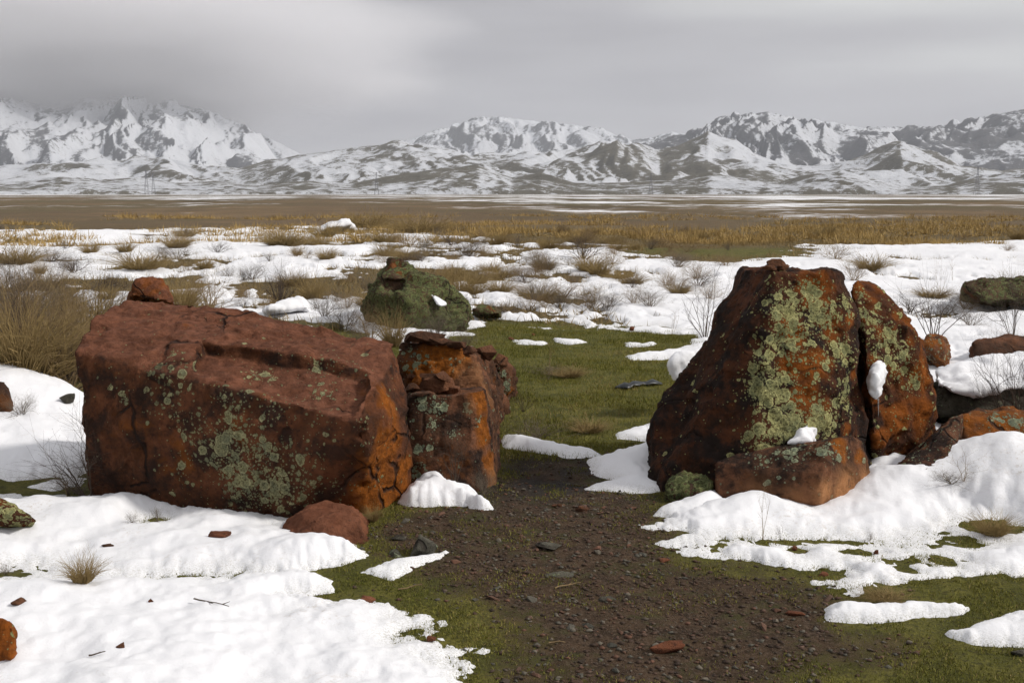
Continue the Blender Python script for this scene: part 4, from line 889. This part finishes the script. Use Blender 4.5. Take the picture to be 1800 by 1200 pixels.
for kind, lab, px, py, h, w in [
    ('straw', 'olive tan grass hump in the snow at upper left', 30, 470, 36, 110), ('straw', 'low tan grass mound left of the far shrubs', 250, 478, 32, 120), ('grey', 'rounded grey brown shrub on the grass mound', 310, 460, 34, 90),
    ('straw', 'tan hump at the left of the upper snow', 500, 442, 30, 110), ('dark', 'dark twiggy shrub left of the snow heap', 492, 532, 80, 90), ('tan', 'tan bushy shrub behind the slab', 365, 545, 85, 130), ('straw', 'pale straw clump behind the slab top', 320, 560, 70, 90),
    ('straw', 'golden tuft beside the snow heap', 548, 532, 60, 60), ('grey', 'grey shrub at the left of the olive boulder', 605, 580, 75, 120), ('tan', 'thin tan shrub covering the left of the olive boulder', 650, 600, 80, 90),
    ('dark', 'dark twigs in the snow beside the heap', 570, 562, 45, 70), ('straw', 'pale tuft in front of the olive boulder', 690, 608, 70, 60), ('grey', 'smoky grey shrub in front of the olive boulder', 760, 612, 75, 130), ('low', 'low grey twigs over the snow by the slab back', 620, 610, 50, 110), ('grey', 'grey green shrub behind the rock wall top', 815, 618, 50, 90),
    ('grey', 'dark olive mound in the middle of the snow field', 815, 455, 40, 110), ('tan', 'brown shrub upper left of the olive boulder', 720, 432, 36, 90), ('straw', 'golden mound at the top of the snow in the middle', 740, 412, 34, 130), ('straw', 'large golden clump behind the white snow heap', 640, 402, 34, 110),
    ('dark', 'spreading bare shrub by the upper edge of the snow', 1025, 464, 50, 110), ('tan', 'tan shrub right of the spreading bare one', 1075, 472, 34, 60), ('tan', 'row of tan weeds in the middle snow', 990, 520, 42, 110), ('tan', 'tan weeds nearer the lawn', 1040, 545, 55, 90), ('bare', 'upright twigs at the snow rim of the lawn', 1065, 562, 50, 50), ('tan', 'brown weeds left of the lawn rim', 930, 545, 40, 80),
    ('grey', 'low grey shrub left of the pointed boulder top', 1190, 474, 32, 90), ('tan', 'tan shrub touching the left shoulder of the pointed boulder', 1225, 500, 45, 70), ('tan', 'pale weed clump just left of the pointed boulder', 1190, 520, 50, 80), ('bare', 'tall bare bush beside the left shoulder of the pointed boulder', 1240, 600, 110, 110), ('weed', 'thin pale stems left of the bare bush', 1180, 590, 60, 60),
    ('tan', 'tan shrub behind the top of the pointed boulder', 1470, 462, 40, 70), ('tan', 'pale tan shrub behind the notch of the split boulder', 1500, 495, 48, 60), ('weed', 'single dark stalk in the right snow', 1645, 492, 38, 20), ('weed', 'thin weed stalk right of the single stalk', 1675, 495, 50, 30), ('straw', 'flat straw clump in the right snow', 1640, 528, 22, 80), ('weed', 'thin stems above the flat straw clump', 1655, 528, 60, 60),
    ('dark', 'dark low shrub behind the split boulder', 1600, 555, 40, 110), ('grey', 'grey shrub left of the mossy flat rock', 1660, 552, 36, 80), ('bare', 'bare arching twigs right of the split boulder', 1640, 610, 95, 150), ('low', 'low twigs in the snow right of the split boulder', 1705, 580, 60, 90), ('tan', 'dry stems lying over the low red brown rock', 1770, 640, 60, 130),
    ('bare', 'tall reddish bare shrub at the right edge', 1780, 610, 110, 90), ('dark', 'thick dark bare bush at the right edge above the orange block', 1785, 785, 230, 170), ('low', 'small twigs under the snow cap at right', 1720, 720, 60, 80), ('dark', 'dark twigs in the shade of the right edge bush', 1740, 775, 90, 100)]:
    plant('shrub' if kind != 'straw' else 'grass_tuft', kind, lab, px, py, h, w, MF, 'shrub' if kind != 'straw' else 'grass tuft')
r2 = random.Random(77)
for i in range(260):
    py = 410 + 150 * r2.random() ** 1.25; px = r2.uniform(-60, 1860) if i < 190 else r2.gauss(850, 260)
    if 830 < px < 1260 and py > 555: continue
    if px > 1250 and r2.random() < .72: continue
    kind = r2.choice(['tan', 'tan', 'straw', 'straw', 'grey', 'low', 'dark'])
    h = r2.uniform(16, 30) * (.7 + (py - 400) / 170)
    look = {'tan': 'small tan brush', 'straw': 'small straw tuft', 'grey': 'small grey shrub', 'low': 'low spreading grey twigs', 'dark': 'small dark shrub'}[kind]
    zone = ('at the left end' if px < 450 else 'left of the middle' if px < 800 else 'in the middle' if px < 1250 else 'at the right end') + (' of the far snow field' if py < 450 else ' of the near snow field')
    plant('shrub' if kind != 'straw' else 'grass_tuft', kind, look + ' ' + zone, px, py, h, h * r2.uniform(1.4, 2.6), 'small shrubs dotted over the snow field', 'shrub')
FG = 'dry weeds around the boulders'
for nm, kind, lab, px, py, h, w, cat in [
    ('grass_tuft', 'straw', 'tan dry grass tuft in the snow at lower left', 146, 1046, 52, 76, 'grass tuft'), ('weed', 'weed', 'few tan stalks above the dry tuft in the lower left snow', 160, 1040, 60, 60, 'weed'),
    ('weed', 'weed', 'leafless branching weed in front of the angular front block', 1340, 950, 105, 90, 'weed'), ('weed', 'bare', 'small dark twig right of the branching weed', 1372, 948, 30, 22, 'weed'),
    ('weed', 'low', 'dry matted weed on top of the right snow drift', 1670, 888, 34, 120, 'weed'), ('weed', 'weed', 'thin stems leaning right from the matted weed', 1690, 888, 55, 120, 'weed'),
    ('grass_tuft', 'straw', 'brown dead grass in the melt hole at the right edge', 1745, 940, 40, 90, 'grass tuft'), ('weed', 'low', 'small brown weed in the middle of the right drift', 1530, 946, 20, 22, 'weed'),
    ('grass_tuft', 'straw', 'yellowing grass tuft above the long snow strip', 1555, 1056, 18, 100, 'grass tuft'), ('weed', 'low', 'wide dark dead weed at the near edge of the lawn', 945, 772, 60, 140, 'weed'),
    ('grass_tuft', 'straw', 'pale straw tuft on the lawn right of the dark weed', 1035, 758, 24, 90, 'grass tuft'), ('weed', 'low', 'flattened grey weed on the middle of the lawn', 970, 658, 22, 130, 'weed'), ('grass_tuft', 'straw', 'low straw tuft on the middle of the lawn', 1000, 662, 20, 80, 'grass tuft'),
    ('weed', 'weed', 'thin dry stems on the lawn', 965, 640, 60, 60, 'weed'), ('weed', 'bare', 'dead stalk by the right end of the rock wall', 920, 720, 36, 60, 'weed'),
    ('weed', 'bare', 'bare thorny weed against the blocky red stone', 800, 872, 110, 90, 'weed'), ('weed', 'low', 'dark dry weed at the right foot of the blocky stone', 850, 868, 70, 70, 'weed'),
    ('weed', 'bare', 'short twigs in the snow triangle by the boulder', 1140, 775, 45, 40, 'weed'), ('grass_tuft', 'straw', 'straw tuft at the right foot of the slab', 655, 918, 30, 40, 'grass tuft'),
    ('weed', 'low', 'withered brown weed in the snow in front of the slab', 278, 930, 36, 36, 'weed'), ('weed', 'low', 'withered grey weed in the snow left of the brown one', 232, 930, 28, 34, 'weed'), ('weed', 'weed', 'single stem in the snow by the slab corner', 118, 900, 30, 16, 'weed'),
    ('weed', 'low', 'dry matted twigs at the left edge snow', 10, 1006, 26, 60, 'weed'), ('weed', 'dark', 'little bush with a snow lump beside the left shoulder of the pointed boulder', 1225, 690, 75, 80, 'shrub')]:
    plant(nm, kind, lab, px, py, h, w, FG, cat, sinkz=-.02)
# dry grass in the bare gaps of the snow field
x, y, g = scatter(42000, (-30, 30, 12, 44), lambda x, y: (mid_fn(x, y) < .012) * (dry_mask(x, y) > .3) * (.25 + .75 * clump(x, y, .8, 121)), 61)
blades(len(x), g, .13, .006, 1.2, M['straw'], x, y, np.zeros(len(x)), 'steppe_grass', 'dry trampled steppe grass in the gaps of the snow field', far=True)
# golden grass belt beyond the snow
g = np.random.default_rng(44)
n = 4600
az = np.radians(g.uniform(-33, 33, n)); rr_ = g.uniform(0, 1, n) ** 1.6 * 46 + 40
tx, ty = rr_ * np.sin(az), rr_ * np.cos(az)
kp = (fbm(tx * .10, ty * .10, o=3, s=101) + .22 * (rr_ < 50)) > -.04
tx, ty = tx[kp], ty[kp]
nb_ = 26
rad = np.repeat(g.uniform(.25, .75, len(tx)), nb_); hh = np.repeat(g.uniform(.55, 1.5, len(tx)), nb_)
dx, dy = rad * g.normal(0, .5, len(rad)), rad * g.normal(0, .5, len(rad))
x, y = np.repeat(tx, nb_) + dx, np.repeat(ty, nb_) + dy
blades(len(x), g, .31, .019, 1.7, M['gold'], x, y, np.zeros(len(x)), 'dry_grass', 'belt of golden dry grass beyond the snow field', hh * np.clip(1.05 - (np.hypot(dx, dy) / rad) ** 2 * .7, .25, 1), np.arctan2(dy, dx), far=True)

# twigs lying on the path and the snow
for i, (lab, px, py, wpx) in enumerate([('curved pale twig lying on the path', 1000, 1036, 50), ('thin dry twig on the path near the bottom', 982, 1130, 36), ('dark twig on the snow at lower left', 255, 1012, 60), ('grey twig on the snow below the slab', 380, 1078, 80), ('straight twig on the turf right of the path', 1345, 1092, 44), ('pale stem on the turf below the thin snow tongue', 722, 1040, 46), ('short dark twig in the snow at the bottom edge', 172, 1186, 30)]):
    c = G(px, py); L = wpx / F_PX * c.y; r_ = random.Random(900 + i); p = Vector((-L / 2, 0, .008)); sg = []; d = Vector((1, r_.uniform(-.5, .5), .1)).normalized()
    for k in range(6):
        d = (d + Vector((0, r_.gauss(0, .3), r_.gauss(-.02, .12)))).normalized(); q = p + d * L / 6; q.z = max(q.z, .003)
        sg.append((tuple(p), tuple(q), .0042 * (1 - k * .1), .0042 * (1 - (k + 1) * .1))); p = q
        if k in (2, 4): sg.append((tuple(p), tuple(p + Vector((d.x, d.y + r_.choice((-1, 1)) * .8, .25)) * L * .16), .0025, .001))
    o = link('twig', segs_mesh('twig', sg, M['twig_tan' if 'pale' in lab or 'dry' in lab else 'twig_dark']), lab, 'twig', 'twigs lying about'); o.location = (c.x, c.y, snow_z(c.x, c.y))

# ------------------------------------------------------------------ snow lumps, ice, scrap and pylons
def lump(name, label, pts, voxel=.01, cat='snow lump', m=None, low=.02, seed=0):
    o = rock(name, label, [pts], m or M['snow'], voxel=voxel, low=low, chip=.008, chip_sc=9, fine=.014, seed=seed, cat=cat)
    fattr(o.data, 'edge', np.zeros(len(o.data.vertices)))
    return o
lump('snow_lump', 'snow wedged in the split of the boulder with an icicle', [(1526,690,6.46),(1545,702,6.44),(1560,660,6.60),(1556,638,6.66),(1540,626,6.70),(1530,640,6.62),(1534,660,6.42),(1548,650,6.48),(1545,700,6.6),(1550,640,6.85),(1530,690,6.62)], .009, seed=61)
lump('snow_lump', 'small snow remnant on the lichen face above the front block', [(1388,780,6.0),(1400,756,6.08),(1416,738,6.16),(1434,752,6.14),(1428,780,6.0),(1410,760,6.02),(1390,782,6.25),(1420,745,6.35),(1434,778,6.25)], .008, seed=62)
lump('snow_heap', 'white snow heap standing in the snow field behind the slab', [(462,556),(545,556),(548,545),(470,542),(468,545,15.1),(500,528,15.4),(520,516,15.5),(532,520,15.5),(545,545,15.3),(515,520,16)], .03, 'snow heap', low=.06, seed=63)
lump('snow_heap', 'bright snow heap on the skyline of the snow field', [(552,412),(622,412),(625,405),(556,405),(560,404,46),(590,390,47),(608,386,47),(620,394,47),(605,390,49)], .08, 'snow heap', low=.18, seed=64)
lump('snow_lump', 'icy snow lump hanging on the bush beside the boulder', [(1175,660,8.3),(1176,640,8.3),(1190,626,8.4),(1215,620,8.4),(1236,612,8.5),(1240,640,8.4),(1205,664,8.3),(1185,668,8.3),(1200,630,8.7),(1230,655,8.6)], .014, low=.04, seed=65)
lump('snow_blanket', 'thick snow blanket on the grey layered slab', [(1640,672,7.62),(1640,655,7.8),(1690,640,7.9),(1760,622,8.0),(1900,610,8.2),(1900,672,7.6),(1760,680,7.52),(1700,694,7.5),(1672,690,7.5),(1655,676,7.55),(1900,640,8.6),(1660,650,8.3)], .016, 'snow blanket', low=.04, seed=66)
lump('snow_lump', 'oblong snow remnant on the olive boulder', [(756,518,13.6),(762,516,13.7),(784,536,13.5),(780,540,13.4),(768,534,13.4),(770,524,14.0),(782,536,13.8)], .02, low=.01, seed=67)
_ic = []
for k in range(10): _ic.append((tuple(P(1544, 700 + k * 3.4, 6.45)), tuple(P(1544, 703.4 + k * 3.4, 6.45)), .006 * (1 - k / 10.5), .006 * (1 - (k + 1) / 10.5)))
link('icicle', segs_mesh('icicle', _ic, M['ice']), 'thin icicle under the snow in the boulder split', 'icicle')
# scrap of black plastic on the lawn
def ribbon(name, label, path, m, wid, cat):
    vs, fs = [], []
    for i, (px, py, lift, tw) in enumerate(path):
        c = G(px, py); c.z = gzs(c.x, c.y) + lift
        vs += [c + Vector((0, -wid * tw, 0)), c + Vector((0, wid * tw * .3, wid * tw * .35)), c + Vector((0, wid * tw, 0))]
    for i in range(len(path) - 1):
        for k in range(2): a = i * 3 + k; fs.append((a, a + 1, a + 4, a + 3))
    me = mesh_from(name, [tuple(v) for v in vs], fs, m, False); o = link(name, me, label, cat)
    sm = o.modifiers.new('thick', 'SOLIDIFY'); sm.thickness = .006
    return o
ribbon('plastic_scrap', 'crumpled strip of black plastic lying on the lawn', [(1082,681,.004,.3),(1090,682,.012,.9),(1098,682,.018,1.5),(1106,681,.012,1.3),(1113,680,.03,1.0),(1121,679,.016,1.2),(1129,678,.02,.5),(1137,677,.010,.9),(1147,676,.022,1.2),(1157,675,.010,.8),(1164,675,.004,.2)], M['plastic'], .055, 'plastic scrap')
def pylon(px, D, hgt, label):
    az_ = az_el(px, 340)[0]; bx, by = D * math.sin(az_), D * math.cos(az_)
    z0 = gzs(bx, by); sg = []
    lv = [0, .22, .42, .58, .72, .84, 1.0]
    def corner(t, k):
        w = (3.4 * (1 - t) ** 1.3 + .55); a = k * math.pi / 2 + .8
        return (w * math.cos(a), w * math.sin(a), t * hgt)
    for i in range(len(lv) - 1):
        for k in range(4):
            sg.append((corner(lv[i], k), corner(lv[i + 1], k), .17, .15)); sg.append((corner(lv[i], k), corner(lv[i + 1], (k + 1) % 4), .09, .09)); sg.append((corner(lv[i], k), corner(lv[i], (k + 1) % 4), .08, .08))
    root = bpy.data.objects.new('pylon', None); COL.objects.link(root); root.location = (bx, by, z0 - .3); tag(root, label, 'pylon', 'power pylons on the plain')
    link('lattice_tower', segs_mesh('lattice_tower', sg, M['steel']), parent=root)
    for t, L in ((.70, 5.2), (.84, 6.4), (.96, 4.0)):
        ar = []
        for s_ in (-1, 1):
            ar += [((0, 0, t * hgt), (s_ * L, 0, t * hgt), .13, .10), ((0, 0, t * hgt + 1.4), (s_ * L, 0, t * hgt), .10, .08), ((s_ * L, 0, t * hgt), (s_ * L, 0, t * hgt - 1.8), .12, .12)]
        link('crossarm', segs_mesh('crossarm', ar, M['steel']), parent=root)
for px, D, h, lab in ((258, 1500, 30, 'leftmost lattice power pylon in front of the snowy foothills'), (270, 1800, 32, 'lattice pylon just right of the leftmost one'), (662, 1550, 30, 'lone lattice pylon before the middle foothills'), (1144, 1600, 30, 'lattice pylon below the white cone shaped hill'), (1717, 1400, 32, 'lattice pylon near the right edge of the plain')):
    pylon(px, D, h, lab)

# ------------------------------------------------------------------ air
def volume_material(name, color, density, aniso=0.0):
    m, n, l = mat(name)
    o = n.new('ShaderNodeOutputMaterial'); v = n.new('ShaderNodeVolumePrincipled')
    v.inputs['Color'].default_value = (*color, 1); v.inputs['Density'].default_value = density; v.inputs['Anisotropy'].default_value = aniso
    l.new(v.outputs[0], o.inputs['Volume']); return m
b = bmesh.new(); bmesh.ops.create_cube(b, size=1.0)
for v in b.verts: v.co = Vector((v.co.x * 30000, v.co.y * 30000, -9 if v.co.z < 0 else 1100))
hm = bpy.data.meshes.new('haze'); b.to_mesh(hm); b.free(); hm.materials.append(volume_material('haze_air', (.86, .90, .97), 5e-5))
link('haze', hm, 'thin pale blue winter haze over the plain', None, None, 'stuff')

# low stratus wrapped round the tops of the left range
def cloud(name, label, px, py, D, rad, density):
    m, n, l = mat('cloud_vapour')
    o = n.new('ShaderNodeOutputMaterial'); v = n.new('ShaderNodeVolumePrincipled'); tc = n.new('ShaderNodeTexCoord')
    v.inputs['Color'].default_value = (.97, .965, .985, 1); l.new(v.outputs[0], o.inputs['Volume'])
    ln = n.new('ShaderNodeVectorMath'); ln.operation = 'LENGTH'; l.new(tc.outputs['Object'], ln.inputs[0])
    nz = n.new('ShaderNodeTexNoise'); nz.inputs['Scale'].default_value = 2.6; nz.inputs['Detail'].default_value = 3; l.new(tc.outputs['Object'], nz.inputs['Vector'])
    ad = n.new('ShaderNodeMath'); ad.operation = 'MULTIPLY_ADD'; ad.inputs[1].default_value = -.55; l.new(nz.outputs['Fac'], ad.inputs[0]); l.new(ln.outputs['Value'], ad.inputs[2])
    mr = n.new('ShaderNodeMapRange'); mr.interpolation_type = 'SMOOTHSTEP'; l.new(ad.outputs[0], mr.inputs['Value'])
    mr.inputs['From Min'].default_value = .70; mr.inputs['From Max'].default_value = .05; mr.inputs['To Max'].default_value = density
    l.new(mr.outputs[0], v.inputs['Density'])
    t = bmesh.new(); bmesh.ops.create_icosphere(t, subdivisions=4, radius=1.0); me = bpy.data.meshes.new(name); t.to_mesh(me); t.free(); me.materials.append(m)
    ob = link(name, me, label, None, None, 'stuff'); ob.location = P(px, py, D); ob.scale = rad
    return ob
cloud('clouds', 'low grey stratus cloud hiding the tops of the left mountains', -40, 92, 7700, (3500, 2300, 760), .0040)

# tell apart the small repeats that share look and place: by their order from the left
ORD = 'first second third fourth fifth sixth seventh eighth ninth tenth eleventh twelfth thirteenth fourteenth fifteenth sixteenth seventeenth eighteenth nineteenth twentieth'.split()
byl = {}
for o in COL.objects:
    if o.get('group') in ('small shrubs dotted over the snow field', 'small stones scattered over the path'): byl.setdefault(o['label'], []).append(o)
for lab, obs in byl.items():
    if 1 < len(obs) <= 20:
        for k, o in enumerate(sorted(obs, key=lambda o: o.location.x / max(o.location.y, .1))):
            o['label'] = ORD[k] + ' from left, ' + lab
